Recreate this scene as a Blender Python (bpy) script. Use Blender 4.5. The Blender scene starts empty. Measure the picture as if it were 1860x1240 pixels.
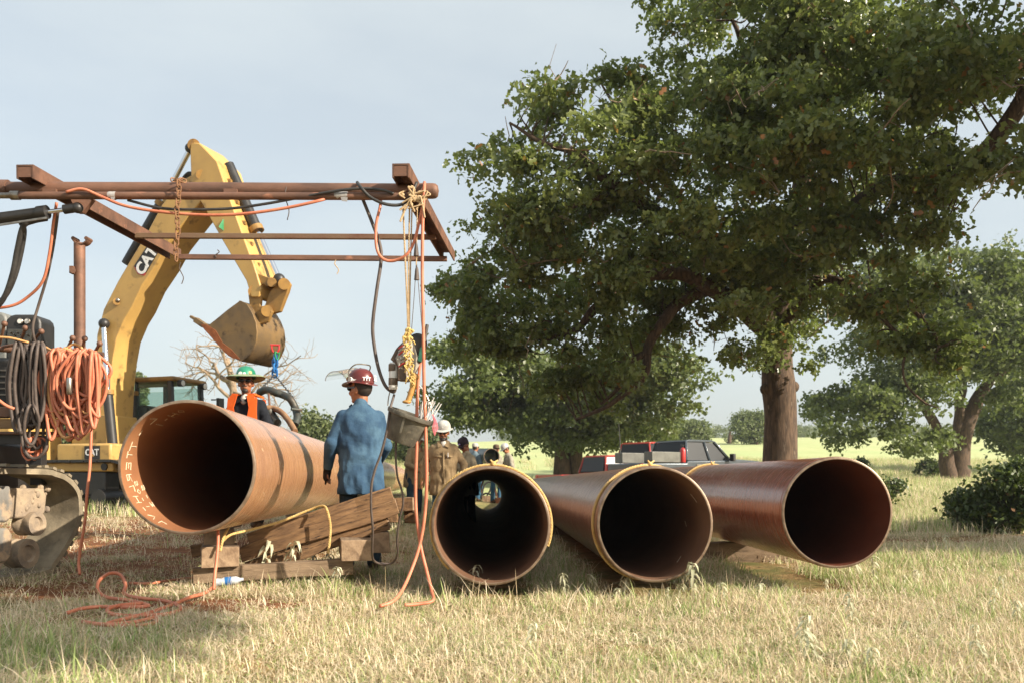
import bpy, bmesh, math, random
import numpy as np
from mathutils import Vector, Matrix, noise as mnoise

random.seed(7); rng = np.random.default_rng(11)
SC = bpy.context.scene
COL = SC.collection
R = math.radians

# ------------------------------------------------------------------ camera, sky, sun, exposure
F, CU, CV, HOR, EYE = 1700.0, 930.0, 620.0, 873.0, 0.82      # focal length in photo pixels, centre, horizon row, eye height
cam = bpy.data.cameras.new('camera'); camo = bpy.data.objects.new('camera', cam); COL.objects.link(camo)
camo.location = (0, 0, EYE); camo.rotation_euler = (R(90), 0, 0)
cam.sensor_width = 36; cam.lens = 36 * F / 1860; cam.shift_y = (HOR - CV) / 1860
cam.clip_start = 0.1; cam.clip_end = 3000
cam.dof.use_dof = True; cam.dof.focus_distance = 8.2; cam.dof.aperture_fstop = 3.5
SC.camera = camo

SUN = Vector((1.2, -0.60, 0.74)).normalized()                # towards the sun
w = bpy.data.worlds.new('World'); SC.world = w; w.use_nodes = True
nt = w.node_tree; nt.nodes.clear()
sky = nt.nodes.new('ShaderNodeTexSky'); sky.sky_type = 'NISHITA'; sky.sun_disc = False
sky.sun_elevation = math.asin(SUN.z); sky.sun_rotation = math.atan2(SUN.x, SUN.y)
sky.air_density = 1.0; sky.dust_density = 3.2; sky.ozone_density = 1.2; sky.altitude = 0
bg = nt.nodes.new('ShaderNodeBackground'); bg.inputs['Strength'].default_value = 0.096
out = nt.nodes.new('ShaderNodeOutputWorld')
tc = nt.nodes.new('ShaderNodeTexCoord'); mp = nt.nodes.new('ShaderNodeMapping'); mp.inputs['Scale'].default_value = (1, 1, 3.2)
nz = nt.nodes.new('ShaderNodeTexNoise'); nz.inputs['Scale'].default_value = 1.9; nz.inputs['Detail'].default_value = 7; nz.inputs['Roughness'].default_value = 0.55
cr = nt.nodes.new('ShaderNodeValToRGB'); cr.color_ramp.elements[0].position = 0.40; cr.color_ramp.elements[1].position = 0.80
cr.color_ramp.elements[0].color = (0.54,) * 3 + (1,); cr.color_ramp.elements[1].color = (0.76,) * 3 + (1,)
mx = nt.nodes.new('ShaderNodeMix'); mx.data_type = 'RGBA'
mx.inputs['B'].default_value = (5.45, 5.85, 5.75, 1)           # thin white veil cloud
L = nt.links.new
L(tc.outputs['Generated'], mp.inputs['Vector']); L(mp.outputs[0], nz.inputs['Vector']); L(nz.outputs['Fac'], cr.inputs['Fac'])
L(cr.outputs['Color'], mx.inputs['Factor']); L(sky.outputs[0], mx.inputs['A']); L(mx.outputs['Result'], bg.inputs['Color']); L(bg.outputs[0], out.inputs['Surface'])

sl = bpy.data.lights.new('sun', 'SUN'); sl.energy = 5.0; sl.angle = R(0.55); sl.color = (1.0, 0.89, 0.74)
so = bpy.data.objects.new('sun', sl); COL.objects.link(so)
so.rotation_euler = (-SUN).to_track_quat('-Z', 'Y').to_euler(); so.location = (20, -10, 30)

SC.view_settings.view_transform = 'Standard'; SC.view_settings.look = 'None'
SC.view_settings.gamma = 1.0; SC.view_settings.use_curve_mapping = False
SC.view_settings.exposure = 0.84
SC.render.engine = 'CYCLES'
SC.cycles.use_denoising = True
SC.cycles.max_bounces = 8; SC.cycles.transparent_max_bounces = 12
SC.cycles.caustics_reflective = False; SC.cycles.caustics_refractive = False

# ------------------------------------------------------------------ helpers
def at(u, v, Y):
    'the point at distance Y that the photograph shows at pixel (u, v)'
    return Vector(((u - CU) * Y / F, Y, EYE + (HOR - v) * Y / F))
def smooth(a, b, x):
    t = min(1, max(0, (x - a) / (b - a))); return t * t * (3 - 2 * t)
def ground(x, y):
    rise = 0.066 * ((y - 37) + math.sqrt((y - 37) ** 2 + 20)) / 2
    if y > 175: rise = 0.066 * 138 + 0.02 * (min(y, 260) - 175)
    crest = 1 - 0.18 * smooth(40, -60, x) * smooth(60, 150, y)
    left = 0.022 * max(0, min(y, 22) - 6.5) * smooth(-1.2, -3.5, x) * (1 - smooth(24, 34, y))
    low = -0.10 * smooth(-1.5, -0.7, x) * (1 - smooth(34, 44, y)); und0 = 0.36 * smooth(22, 31, y) * smooth(4.0, 5.6, x) * (1 - smooth(36, 52, y))
    low += 0.22 * smooth(28.6, 29.3, y) * (1 - smooth(33, 37, y)) * smooth(-3.5, -2.2, x) * (1 - smooth(.4, 1.4, x))
    und = 0.03 * mnoise.noise((x * 0.35, y * 0.35, 0)) + 0.25 * smooth(40, 90, y) * mnoise.noise((x * 0.02, y * 0.02, 3))
    return rise * crest + left + low + und0 + und * smooth(3, 6, y) - 0.03
WL = {}
def link(o): COL.objects.link(o); return o
def tag(o, label=None, cat=None, group=None, kind=None):
    if label: o['label'] = label
    if cat: o['category'] = cat
    if group: o['group'] = group
    if kind: o['kind'] = kind
    return o
def empty(name, loc, label=None, cat=None, group=None):
    o = link(bpy.data.objects.new(name, None)); o.location = loc; o.empty_display_size = 0.2
    WL[o] = Vector(loc); return tag(o, label, cat, group)
def frame_of(d, up=(0, 0, 1)):
    d = Vector(d).normalized(); up = Vector(up)
    if abs(d.dot(up)) > 0.98: up = Vector((1, 0, 0)) if abs(d.x) < 0.9 else Vector((0, 1, 0))
    s = d.cross(up).normalized(); return d, s, s.cross(d).normalized()

class MB:
    def __init__(s): s.v = []; s.f = []; s.m = []
    def add(s, vs, fs, mat=0):
        b = len(s.v); s.v += [tuple(p) for p in vs]; s.f += [tuple(i + b for i in f) for f in fs]; s.m += [mat] * len(fs); return s
    def box(s, c, size, rot=None, mat=0):
        c = Vector(c); a = [x / 2 for x in size]; vs = []
        for x in (-1, 1):
            for y in (-1, 1):
                for z in (-1, 1):
                    p = Vector((x * a[0], y * a[1], z * a[2])); vs.append(c + (rot @ p if rot else p))
        return s.add(vs, [(0, 1, 3, 2), (4, 6, 7, 5), (0, 4, 5, 1), (2, 3, 7, 6), (0, 2, 6, 4), (1, 5, 7, 3)], mat)
    def bar(s, p0, p1, wd, ht, up=(0, 0, 1), mat=0):
        p0 = Vector(p0); p1 = Vector(p1); d, a, b = frame_of(p1 - p0, up)
        vs = [p + a * sx * wd / 2 + b * sz * ht / 2 for p in (p0, p1) for sx, sz in ((-1, -1), (1, -1), (1, 1), (-1, 1))]
        return s.add(vs, [(3, 2, 1, 0), (4, 5, 6, 7), (0, 1, 5, 4), (1, 2, 6, 5), (2, 3, 7, 6), (3, 0, 4, 7)], mat)
    def cyl(s, p0, p1, r0, r1=None, n=16, cap=True, mat=0):
        return s.tube([p0, p1], [r0, r0 if r1 is None else r1], n, cap, mat)
    def tube(s, pts, r, n=8, cap=True, mat=0):
        pts = [Vector(p) for p in pts]; k = len(pts)
        rs = list(r) if isinstance(r, (list, tuple)) else [r] * k
        vs = []; prev = None
        for i, p in enumerate(pts):
            d = (pts[min(i + 1, k - 1)] - pts[max(i - 1, 0)])
            if d.length < 1e-9: d = Vector((0, 0, 1))
            d.normalize()
            if prev is None: _, a, b = frame_of(d)
            else:
                a = prev - d * prev.dot(d)
                if a.length < 1e-6: _, a, b = frame_of(d)
                a.normalize(); b = a.cross(d)
            prev = a
            for j in range(n):
                t = 2 * math.pi * j / n; vs.append(p + (a * math.cos(t) + b * math.sin(t)) * rs[i])
        fs = [(i * n + j, i * n + (j + 1) % n, (i + 1) * n + (j + 1) % n, (i + 1) * n + j) for i in range(k - 1) for j in range(n)]
        if cap: fs += [tuple(range(n))[::-1], tuple(range((k - 1) * n, k * n))]
        return s.add(vs, fs, mat)
    def ring(s, pts, r, n=8, mat=0):
        'closed tube'
        pts = [Vector(p) for p in pts]; k = len(pts); vs = []; c = sum(pts, Vector()) / k
        for i, p in enumerate(pts):
            d = (pts[(i + 1) % k] - pts[i - 1]).normalized(); a = (p - c); a -= d * a.dot(d); a.normalize(); b = d.cross(a)
            for j in range(n):
                t = 2 * math.pi * j / n; vs.append(p + (a * math.cos(t) + b * math.sin(t)) * r)
        return s.add(vs, [(i * n + j, i * n + (j + 1) % n, ((i + 1) % k) * n + (j + 1) % n, ((i + 1) % k) * n + j) for i in range(k) for j in range(n)], mat)
    def lathe(s, prof, o, axis=(0, 0, 1), n=24, mat=0, closed=False):
        d, a, b = frame_of(axis); o = Vector(o); vs = []; k = len(prof)
        for r_, z in prof:
            for j in range(n):
                t = 2 * math.pi * j / n; vs.append(o + d * z + (a * math.cos(t) + b * math.sin(t)) * r_)
        fs = [(i * n + j, i * n + (j + 1) % n, ((i + 1) % k) * n + (j + 1) % n, ((i + 1) % k) * n + j) for i in range(k if closed else k - 1) for j in range(n)]
        if not closed:
            if prof[0][0] > 1e-5: fs.append(tuple(range(n))[::-1])
            if prof[-1][0] > 1e-5: fs.append(tuple(range((k - 1) * n, k * n)))
        return s.add(vs, fs, mat)
    def prism(s, poly, vec, mat=0):
        poly = [Vector(p) for p in poly]; vec = Vector(vec); n = len(poly)
        return s.add(poly + [p + vec for p in poly], [tuple(range(n))[::-1], tuple(range(n, 2 * n))] + [(i, (i + 1) % n, n + (i + 1) % n, n + i) for i in range(n)], mat)
    def ball(s, c, r, nu=14, nv=9, rot=None, mat=0):
        c = Vector(c); r = (r, r, r) if not isinstance(r, (tuple, list)) else r; vs = []
        for i in range(nv + 1):
            ph = math.pi * i / nv
            for j in range(nu):
                t = 2 * math.pi * j / nu
                p = Vector((math.sin(ph) * math.cos(t) * r[0], math.sin(ph) * math.sin(t) * r[1], math.cos(ph) * r[2]))
                vs.append(c + (rot @ p if rot else p))
        return s.add(vs, [(i * nu + j, (i + 1) * nu + j, (i + 1) * nu + (j + 1) % nu, i * nu + (j + 1) % nu) for i in range(nv) for j in range(nu)], mat)
    def caps(s, p0, r0, p1, r1, k=None):
        'tapered limb made of overlapping balls, for remeshing'
        p0 = Vector(p0); p1 = Vector(p1); k = k or max(3, int((p1 - p0).length / (min(r0, r1) * 0.45)))
        for i in range(k + 1):
            t = i / k; s.ball(p0.lerp(p1, t), r0 + (r1 - r0) * t, 12, 8)
        return s
    def mesh(s, name):
        me = bpy.data.meshes.new(name); me.from_pydata(s.v, [], s.f); me.update(); return me
    def build(s, name, mats, parent=None, sm=True, bevel=0, ang=40, origin=None, fix=True):
        mats = mats if isinstance(mats, (list, tuple)) else [mats]
        V = np.array(s.v); lo = V.min(0); hi = V.max(0)
        og = Vector(origin) if origin else Vector(((lo[0] + hi[0]) / 2, (lo[1] + hi[1]) / 2, lo[2]))
        me = bpy.data.meshes.new(name); me.from_pydata((V - np.array(og)).tolist(), [], s.f)
        for m in mats: me.materials.append(m)
        me.polygons.foreach_set('material_index', s.m)
        me.update()
        if fix:
            bm = bmesh.new(); bm.from_mesh(me); bmesh.ops.recalc_face_normals(bm, faces=bm.faces); bm.to_mesh(me); bm.free()
        if sm:
            me.polygons.foreach_set('use_smooth', [True] * len(me.polygons)); me.set_sharp_from_angle(angle=R(ang))
        o = link(bpy.data.objects.new(name, me)); WL[o] = og
        if parent: o.parent = parent; o.location = og - WL[parent]
        else: o.location = og
        if bevel:
            b = o.modifiers.new('bevel', 'BEVEL'); b.width = bevel; b.segments = 2; b.limit_method = 'ANGLE'; b.angle_limit = R(50)
        return o

def spline(pts, n=10):
    'Catmull-Rom through points'
    P = [Vector(p) for p in pts]; P = [P[0] * 2 - P[1]] + P + [P[-1] * 2 - P[-2]]; o = []
    for i in range(1, len(P) - 2):
        for k in range(n):
            t = k / n; a, b, c, d = P[i - 1:i + 3]
            o.append(0.5 * ((2 * b) + (c - a) * t + (2 * a - 5 * b + 4 * c - d) * t * t + (3 * b - a - 3 * c + d) * t ** 3))
    return o + [P[-2]]

# ------------------------------------------------------------------ materials
def hexc(h):
    c = [int(h[i:i + 2], 16) / 255 for i in (0, 2, 4)]
    return tuple(x / 12.92 if x <= 0.04045 else ((x + 0.055) / 1.055) ** 2.4 for x in c)
def mat(name, c1, c2=None, scale=6.0, rough=0.6, metal=0.0, bump=0.0, bscale=None, detail=6, stretch=(1, 1, 1), lo=0.35, hi=0.65, c3=None, coat=0.0, spec=None, rvar=0.0, s3=None, lo3=0.62, hi3=0.72, trans=0.0):
    m = bpy.data.materials.new(name); m.use_nodes = True; t = m.node_tree; p = t.nodes['Principled BSDF']; lk = t.links.new
    p.inputs['Roughness'].default_value = rough; p.inputs['Metallic'].default_value = metal
    if coat: p.inputs['Coat Weight'].default_value = coat; p.inputs['Coat Roughness'].default_value = 0.12
    if spec is not None: p.inputs['Specular IOR Level'].default_value = spec
    p.inputs['Base Color'].default_value = (*c1, 1)
    tx = t.nodes.new('ShaderNodeTexCoord'); mpn = t.nodes.new('ShaderNodeMapping'); mpn.inputs['Scale'].default_value = stretch
    lk(tx.outputs['Object'], mpn.inputs['Vector'])
    def nz_(sc, det=detail):
        n_ = t.nodes.new('ShaderNodeTexNoise'); n_.inputs['Scale'].default_value = sc; n_.inputs['Detail'].default_value = det; n_.inputs['Roughness'].default_value = 0.62
        lk(mpn.outputs[0], n_.inputs['Vector']); return n_
    def rng_(o, a, b):
        r_ = t.nodes.new('ShaderNodeMapRange'); r_.inputs['From Min'].default_value = a; r_.inputs['From Max'].default_value = b; lk(o, r_.inputs['Value']); return r_.outputs[0]
    last = None
    if c2:
        n1 = nz_(scale); mxn = t.nodes.new('ShaderNodeMix'); mxn.data_type = 'RGBA'
        mxn.inputs['A'].default_value = (*c1, 1); mxn.inputs['B'].default_value = (*c2, 1)
        lk(rng_(n1.outputs['Fac'], lo, hi), mxn.inputs['Factor']); last = mxn.outputs['Result']
        if rvar:
            rr = t.nodes.new('ShaderNodeMapRange'); rr.inputs['To Min'].default_value = rough - rvar; rr.inputs['To Max'].default_value = rough + rvar
            lk(n1.outputs['Fac'], rr.inputs['Value']); lk(rr.outputs[0], p.inputs['Roughness'])
    if c3:
        n3 = nz_(s3 or scale * 2.7, 8); m3 = t.nodes.new('ShaderNodeMix'); m3.data_type = 'RGBA'
        if last: lk(last, m3.inputs['A'])
        else: m3.inputs['A'].default_value = (*c1, 1)
        m3.inputs['B'].default_value = (*c3, 1); lk(rng_(n3.outputs['Fac'], lo3, hi3), m3.inputs['Factor']); last = m3.outputs['Result']
    if last: lk(last, p.inputs['Base Color'])
    if bump:
        nb = nz_(bscale or scale * 4, 8); bn = t.nodes.new('ShaderNodeBump'); bn.inputs['Strength'].default_value = bump; bn.inputs['Distance'].default_value = 0.01
        lk(nb.outputs['Fac'], bn.inputs['Height']); lk(bn.outputs[0], p.inputs['Normal'])
    m['x'] = 1
    return m

RUSTY = mat('rusty_frame_steel', hexc('86614d'), hexc('5e463a'), 5, 0.62, 0.25, 0.25, 60, c3=hexc('a8745a'), s3=9, stretch=(0.5, 1, 1))
RAILST = mat('weathered_rail_steel', hexc('7d6a52'), hexc('6b4434'), 3, 0.6, 0.3, 0.2, 50, stretch=(0.4, 1, 1))
PLATED = mat('worn_plated_steel', hexc('a9a49a'), hexc('75685a'), 12, 0.35, 0.9, 0.1)
CHROME = mat('chrome_rod', (0.75, 0.76, 0.78), None, rough=0.12, metal=1.0)
YEL = mat('excavator_yellow_paint', hexc('c8a25c'), hexc('b79356'), 1.6, 0.42, 0, 0.06, 30, c3=hexc('6b5230'), s3=3.0, lo3=0.57, hi3=0.72, rvar=0.1)
YELD = mat('dirty_yellow_paint', hexc('a98142'), hexc('7f6136'), 3.0, 0.6, 0, 0.2, 30, c3=hexc('4a3722'), s3=5, lo3=0.58, hi3=0.7)
BLK = mat('black_painted_steel', (0.018, 0.018, 0.018), (0.035, 0.032, 0.03), 6, 0.45, 0, 0.08)
RUB = mat('black_rubber_hose', (0.022, 0.021, 0.02), (0.05, 0.047, 0.043), 9, 0.55)
DIRTR = mat('dusty_rubber', hexc('948872'), hexc('746a58'), 7, 0.85, 0, 0.35, 40, c3=hexc('ab9c82'), s3=3.2, lo3=0.5, hi3=0.7)
MUD = mat('caked_mud_steel', hexc('a8957c'), hexc('7a6e62'), 6, 0.9, 0, 0.7, 22, c3=hexc('a88e72'), s3=9)
CABLE = mat('grey_brown_cable', hexc('5d5149'), hexc('473d38'), 14, 0.6, 0, 0.1)
ORANGE = mat('orange_hose', hexc('d08464'), hexc('ba6c50'), 9, 0.5, 0, 0.08, c3=hexc('96543c'), s3=14)
YCORD = mat('yellow_cord', hexc('d9a870'), hexc('c8925a'), 9, 0.5)
ROPE = mat('yellow_poly_rope', hexc('d6b878'), hexc('bd9a5c'), 30, 0.7, 0, 0.4, 120)
JUTE = mat('pale_tan_rope', hexc('cdb28c'), hexc('a98f68'), 40, 0.85, 0, 0.4, 150)
WOOD = mat('weathered_timber', hexc('8a6a48'), hexc('5e452e'), 3.2, 0.85, 0, 0.6, 16, stretch=(1.4, 9, 9), c3=hexc('3c2b1e'), s3=6, lo3=0.56, hi3=0.66)
WOODG = mat('grey_brown_timber', hexc('8d7860'), hexc('6a5844'), 3.0, 0.9, 0, 0.5, 14, stretch=(1.2, 8, 8), c3=hexc('463828'), s3=5, lo3=0.58, hi3=0.7)
WOODE = mat('sawn_timber_end', hexc('a58c70'), hexc('7d6650'), 14, 0.9, 0, 0.5, 40)
GLASSD = mat('dark_window_glass', (0.015, 0.018, 0.02), None, rough=0.3, spec=0.25)
WHITE = mat('white_plastic', (0.75, 0.74, 0.71), (0.6, 0.58, 0.54), 12, 0.4)
RED = mat('red_paint', (0.5, 0.03, 0.025), (0.38, 0.02, 0.02), 5, 0.3, coat=0.4)
BLUEP = mat('blue_paint', (0.02, 0.16, 0.42), (0.02, 0.1, 0.3), 9, 0.4)
GREENP = mat('green_paint', (0.03, 0.25, 0.09), (0.02, 0.15, 0.07), 9, 0.4)
CHALK = mat('white_chalk_mark', hexc('e6dcc0'), hexc('cfc0a0'), 30, 0.9)
TAPE = mat('silver_tape', hexc('b9b4ae'), hexc('8f8a86'), 20, 0.45, 0.3)
CHAINM = mat('rusty_chain_steel', hexc('9a7250'), hexc('6b4a34'), 20, 0.7, 0.3, 0.2)
BARK = mat('oak_bark', hexc('6c5846'), hexc('362a22'), 5, 0.95, 0, 1.0, 9, stretch=(3.2, 3.2, 0.55), c3=hexc('8c7a66'), s3=5)
BARKD = mat('dark_branch_bark', hexc('4b3b30'), hexc('2c221c'), 6, 0.95, 0, 0.8, 14)
BARKP = mat('pale_dead_bark', hexc('a08c74'), hexc('7d6a56'), 6, 0.9, 0, 0.5, 14)

# coated pipe: spiral wrap bands, scuffs
def pipe_mat(name, c1, c2, c3, rough, spec=0.5):
    m = bpy.data.materials.new(name); m.use_nodes = True; t = m.node_tree; p = t.nodes['Principled BSDF']; lk = t.links.new
    tx = t.nodes.new('ShaderNodeTexCoord')
    def nz_(sx, sy, sz, sc, det=6):
        mpn = t.nodes.new('ShaderNodeMapping'); mpn.inputs['Scale'].default_value = (sx, sy, sz); lk(tx.outputs['Object'], mpn.inputs['Vector'])
        n_ = t.nodes.new('ShaderNodeTexNoise'); n_.inputs['Scale'].default_value = sc; n_.inputs['Detail'].default_value = det; n_.inputs['Roughness'].default_value = 0.65
        lk(mpn.outputs[0], n_.inputs['Vector']); return n_.outputs['Fac']
    def rg(o, a, b, c=0., d=1.):
        r_ = t.nodes.new('ShaderNodeMapRange'); r_.inputs['From Min'].default_value = a; r_.inputs['From Max'].default_value = b; r_.inputs['To Min'].default_value = c; r_.inputs['To Max'].default_value = d; lk(o, r_.inputs['Value']); return r_.outputs[0]
    def mix(fac, a, b):
        n_ = t.nodes.new('ShaderNodeMix'); n_.data_type = 'RGBA'; lk(fac, n_.inputs['Factor'])
        for k_, s_ in (('A', a), ('B', b)):
            if isinstance(s_, tuple): n_.inputs[k_].default_value = (*s_, 1)
            else: lk(s_, n_.inputs[k_])
        return n_.outputs['Result']
    band = nz_(0.22, 9, 0.22, 3.0, 8); blot = nz_(1, 0.6, 1, 2.2, 7); scuff = nz_(1.2, 16, 1.2, 6, 10)
    col = mix(rg(band, 0.38, 0.62), c1, c2); col = mix(rg(blot, 0.52, 0.75, 0, 0.55), col, c3); col = mix(rg(scuff, 0.63, 0.72, 0, 0.5), col, hexc('d2b294'))
    lk(col, p.inputs['Base Color']); lk(rg(scuff, 0.3, 0.7, rough - 0.08, rough + 0.14), p.inputs['Roughness'])
    p.inputs['Specular IOR Level'].default_value = spec
    b = t.nodes.new('ShaderNodeBump'); b.inputs['Strength'].default_value = 0.10; b.inputs['Distance'].default_value = 0.006; lk(band, b.inputs['Height']); lk(b.outputs[0], p.inputs['Normal'])
    return m
PIPE = pipe_mat('red_brown_pipe_coating', hexc('8f6850'), hexc('74503e'), hexc('a08672'), 0.27, 0.75)
PIPEL = pipe_mat('tan_brown_pipe_coating', hexc('b4865f'), hexc('9c7050'), hexc('c09a7a'), 0.23, 0.8)
PIPER = pipe_mat('deep_red_pipe_coating', hexc('92583f'), hexc('7a4432'), hexc('a07860'), 0.20, 0.85)
PIPEIN = mat('pipe_inside', hexc('a87650'), hexc('946444'), 2, 0.55, 0, 0.1, 30, stretch=(1, 0.5, 1))
PIPEIN2 = mat('pipe_inside_dark', hexc('8a6850'), hexc('6e503c'), 2, 0.6, 0, 0.1, 30, stretch=(1, 0.5, 1))
RIM = mat('bare_steel_bevel', hexc('9c8874'), hexc('75604e'), 16, 0.4, 0.5, 0.1)
TEAL = mat('dark_teal_coating', hexc('3b4a4a'), hexc('2c3838'), 5, 0.4)

# leaves: colour varies with a per-leaf attribute
def leaf_mat(name, dark, light, dead=None, rough=0.42, transl=0.35):
    m = bpy.data.materials.new(name); m.use_nodes = True; t = m.node_tree; lk = t.links.new
    p = t.nodes['Principled BSDF']; o = t.nodes['Material Output']
    a = t.nodes.new('ShaderNodeAttribute'); a.attribute_name = 'var'
    r_ = t.nodes.new('ShaderNodeValToRGB'); e = r_.color_ramp.elements
    e[0].position = 0; e[0].color = (*dark, 1); e[1].position = 0.93; e[1].color = (*light, 1)
    if dead:
        n = r_.color_ramp.elements.new(0.975); n.color = (*dead, 1)
    lk(a.outputs['Fac'], r_.inputs['Fac']); lk(r_.outputs[0], p.inputs['Base Color']); p.inputs['Roughness'].default_value = rough
    p.inputs['Specular IOR Level'].default_value = 0.55
    tr = t.nodes.new('ShaderNodeBsdfTranslucent'); hs = t.nodes.new('ShaderNodeMix'); hs.data_type = 'RGBA'; hs.inputs['Factor'].default_value = 0.5
    lk(r_.outputs[0], hs.inputs['A']); hs.inputs['B'].default_value = (0.22, 0.30, 0.05, 1); lk(hs.outputs['Result'], tr.inputs['Color'])
    ms = t.nodes.new('ShaderNodeMixShader'); ms.inputs[0].default_value = transl; lk(p.outputs[0], ms.inputs[1]); lk(tr.outputs[0], ms.inputs[2]); lk(ms.outputs[0], o.inputs['Surface'])
    return m
OAK = leaf_mat('oak_leaves', (0.082, 0.115, 0.032), (0.29, 0.325, 0.11), (0.34, 0.14, 0.05), 0.30, 0.48)
OAKL = leaf_mat('sunny_oak_leaves', (0.06, 0.085, 0.026), (0.19, 0.225, 0.08), None, 0.42, 0.40)
FARL = leaf_mat('far_tree_leaves', (0.085, 0.115, 0.045), (0.22, 0.25, 0.11), None, 0.6, 0.35)
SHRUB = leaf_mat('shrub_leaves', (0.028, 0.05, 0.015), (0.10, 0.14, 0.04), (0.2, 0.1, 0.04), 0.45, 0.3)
# ------------------------------------------------------------------ ground
def ground_mat():
    m = bpy.data.materials.new('dry_pasture_soil'); m.use_nodes = True; t = m.node_tree; p = t.nodes['Principled BSDF']; lk = t.links.new
    g = t.nodes.new('ShaderNodeNewGeometry'); p.inputs['Roughness'].default_value = 0.95; p.inputs['Specular IOR Level'].default_value = 0.15
    def nz(sc, det=8, off=0):
        mpn = t.nodes.new('ShaderNodeMapping'); mpn.inputs['Location'].default_value = (off, off, off); lk(g.outputs['Position'], mpn.inputs['Vector'])
        n = t.nodes.new('ShaderNodeTexNoise'); n.inputs['Scale'].default_value = sc; n.inputs['Detail'].default_value = det; n.inputs['Roughness'].default_value = 0.65; lk(mpn.outputs[0], n.inputs['Vector']); return n.outputs['Fac']
    def rg(o, a, b, c=0., d=1.):
        r = t.nodes.new('ShaderNodeMapRange'); r.inputs['From Min'].default_value = a; r.inputs['From Max'].default_value = b; r.inputs['To Min'].default_value = c; r.inputs['To Max'].default_value = d; lk(o, r.inputs['Value']); return r.outputs[0]
    def mix(f, a, b):
        n = t.nodes.new('ShaderNodeMix'); n.data_type = 'RGBA'; lk(f, n.inputs['Factor'])
        for k, s in (('A', a), ('B', b)):
            if isinstance(s, tuple): n.inputs[k].default_value = (*s, 1)
            else: lk(s, n.inputs[k])
        return n.outputs['Result']
    straw = mix(rg(nz(14), 0.35, 0.65), hexc('a88e62'), hexc('6b5638'))
    straw = mix(rg(nz(1.3, 5, 7), 0.45, 0.65), straw, hexc('62643a'))
    dirt = mix(rg(nz(5, 9, 3), 0.35, 0.65), hexc('8a5c3c'), hexc('6b452e'))
    dirt = mix(rg(nz(3, 8, 13), 0.56, 0.66), dirt, hexc('b08058'))
    at_ = t.nodes.new('ShaderNodeAttribute'); at_.attribute_name = 'bare'
    nb = nz(4.5, 6, 21); ad = t.nodes.new('ShaderNodeMath'); ad.operation = 'ADD'; lk(at_.outputs['Fac'], ad.inputs[0]); lk(rg(nb, 0.2, 0.8, -0.45, 0.45), ad.inputs[1])
    near = mix(rg(ad.outputs[0], 0.40, 0.62), straw, dirt)
    mead = mix(rg(nz(0.09, 6, 5), 0.35, 0.65), hexc('aab680'), hexc('b9ba88'))
    mead = mix(rg(nz(0.6, 6, 9), 0.5, 0.75), mead, hexc('a0aa70'))
    sx = t.nodes.new('ShaderNodeSeparateXYZ'); lk(g.outputs['Position'], sx.inputs[0])
    col = mix(rg(sx.outputs['Y'], 26, 44), near, mead)
    lk(col, p.inputs['Base Color'])
    b = t.nodes.new('ShaderNodeBump'); b.inputs['Strength'].default_value = 0.8; b.inputs['Distance'].default_value = 0.04; lk(nz(9, 9, 2), b.inputs['Height']); lk(b.outputs[0], p.inputs['Normal'])
    return m
def bare(x, y):
    'bare trampled soil: the work strip on the left and a few scrapes'
    v = 0
    for cx, cy, rx, ry, s in ((-4.2, 10.6, 2.6, 2.2, 0.95), (-5.6, 14, 3.5, 3, 0.8), (-2.0, 6.3, 0.75, 0.5, 0.9), (-2.55, 5.75, 0.7, 0.35, 0.55), (-3.4, 8.4, 1.2, 1.3, 0.7), (6.5, 14.5, 2.2, 0.8, 0.75), (9, 15.5, 2.5, 1.2, 0.6), (-1.2, 10.5, 1.6, 2.5, 0.45), (1.2, 6.0, 0.9, 0.25, 0.3), (-3.4, 7.0, 1.0, .9, .75), (-1.5, 5.6, .5, .25, .5), (.4, 5.3, .6, .2, .42), (2.0, 5.6, .7, .25, .45), (2.6, 6.9, .5, .3, .5), (-.6, 4.7, .5, .18, .4), (1.6, 4.6, .5, .15, .42)):
        d = ((x - cx) / rx) ** 2 + ((y - cy) / ry) ** 2
        v = max(v, s * math.exp(-d * 0.9))
    return v
ys = np.concatenate([np.linspace(-30, 0, 8), np.linspace(1.5, 16, 90), np.linspace(16.6, 60, 70), np.linspace(62, 180, 60), np.linspace(190, 900, 30)])
tx_ = np.concatenate([np.linspace(-3.2, -0.75, 24), np.linspace(-0.72, 0.72, 110), np.linspace(0.75, 3.2, 24)])
gv = []; gb = []
for y in ys:
    for a in tx_:
        x = a * max(12, abs(y) + 4) if abs(a) > 0.7 or y < 8 else a * max(12, y + 4)
        gv.append((x, y, ground(x, y))); gb.append(bare(x, y))
nx = len(tx_); gf = [(i * nx + j, i * nx + j + 1, (i + 1) * nx + j + 1, (i + 1) * nx + j) for i in range(len(ys) - 1) for j in range(nx - 1)]
gm = bpy.data.meshes.new('ground'); gm.from_pydata(gv, [], gf); gm.materials.append(ground_mat())
gm.polygons.foreach_set('use_smooth', [True] * len(gf))
gm.attributes.new('bare', 'FLOAT', 'POINT').data.foreach_set('value', gb); gm.update()
go = link(bpy.data.objects.new('ground', gm)); tag(go, kind='structure')

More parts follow.
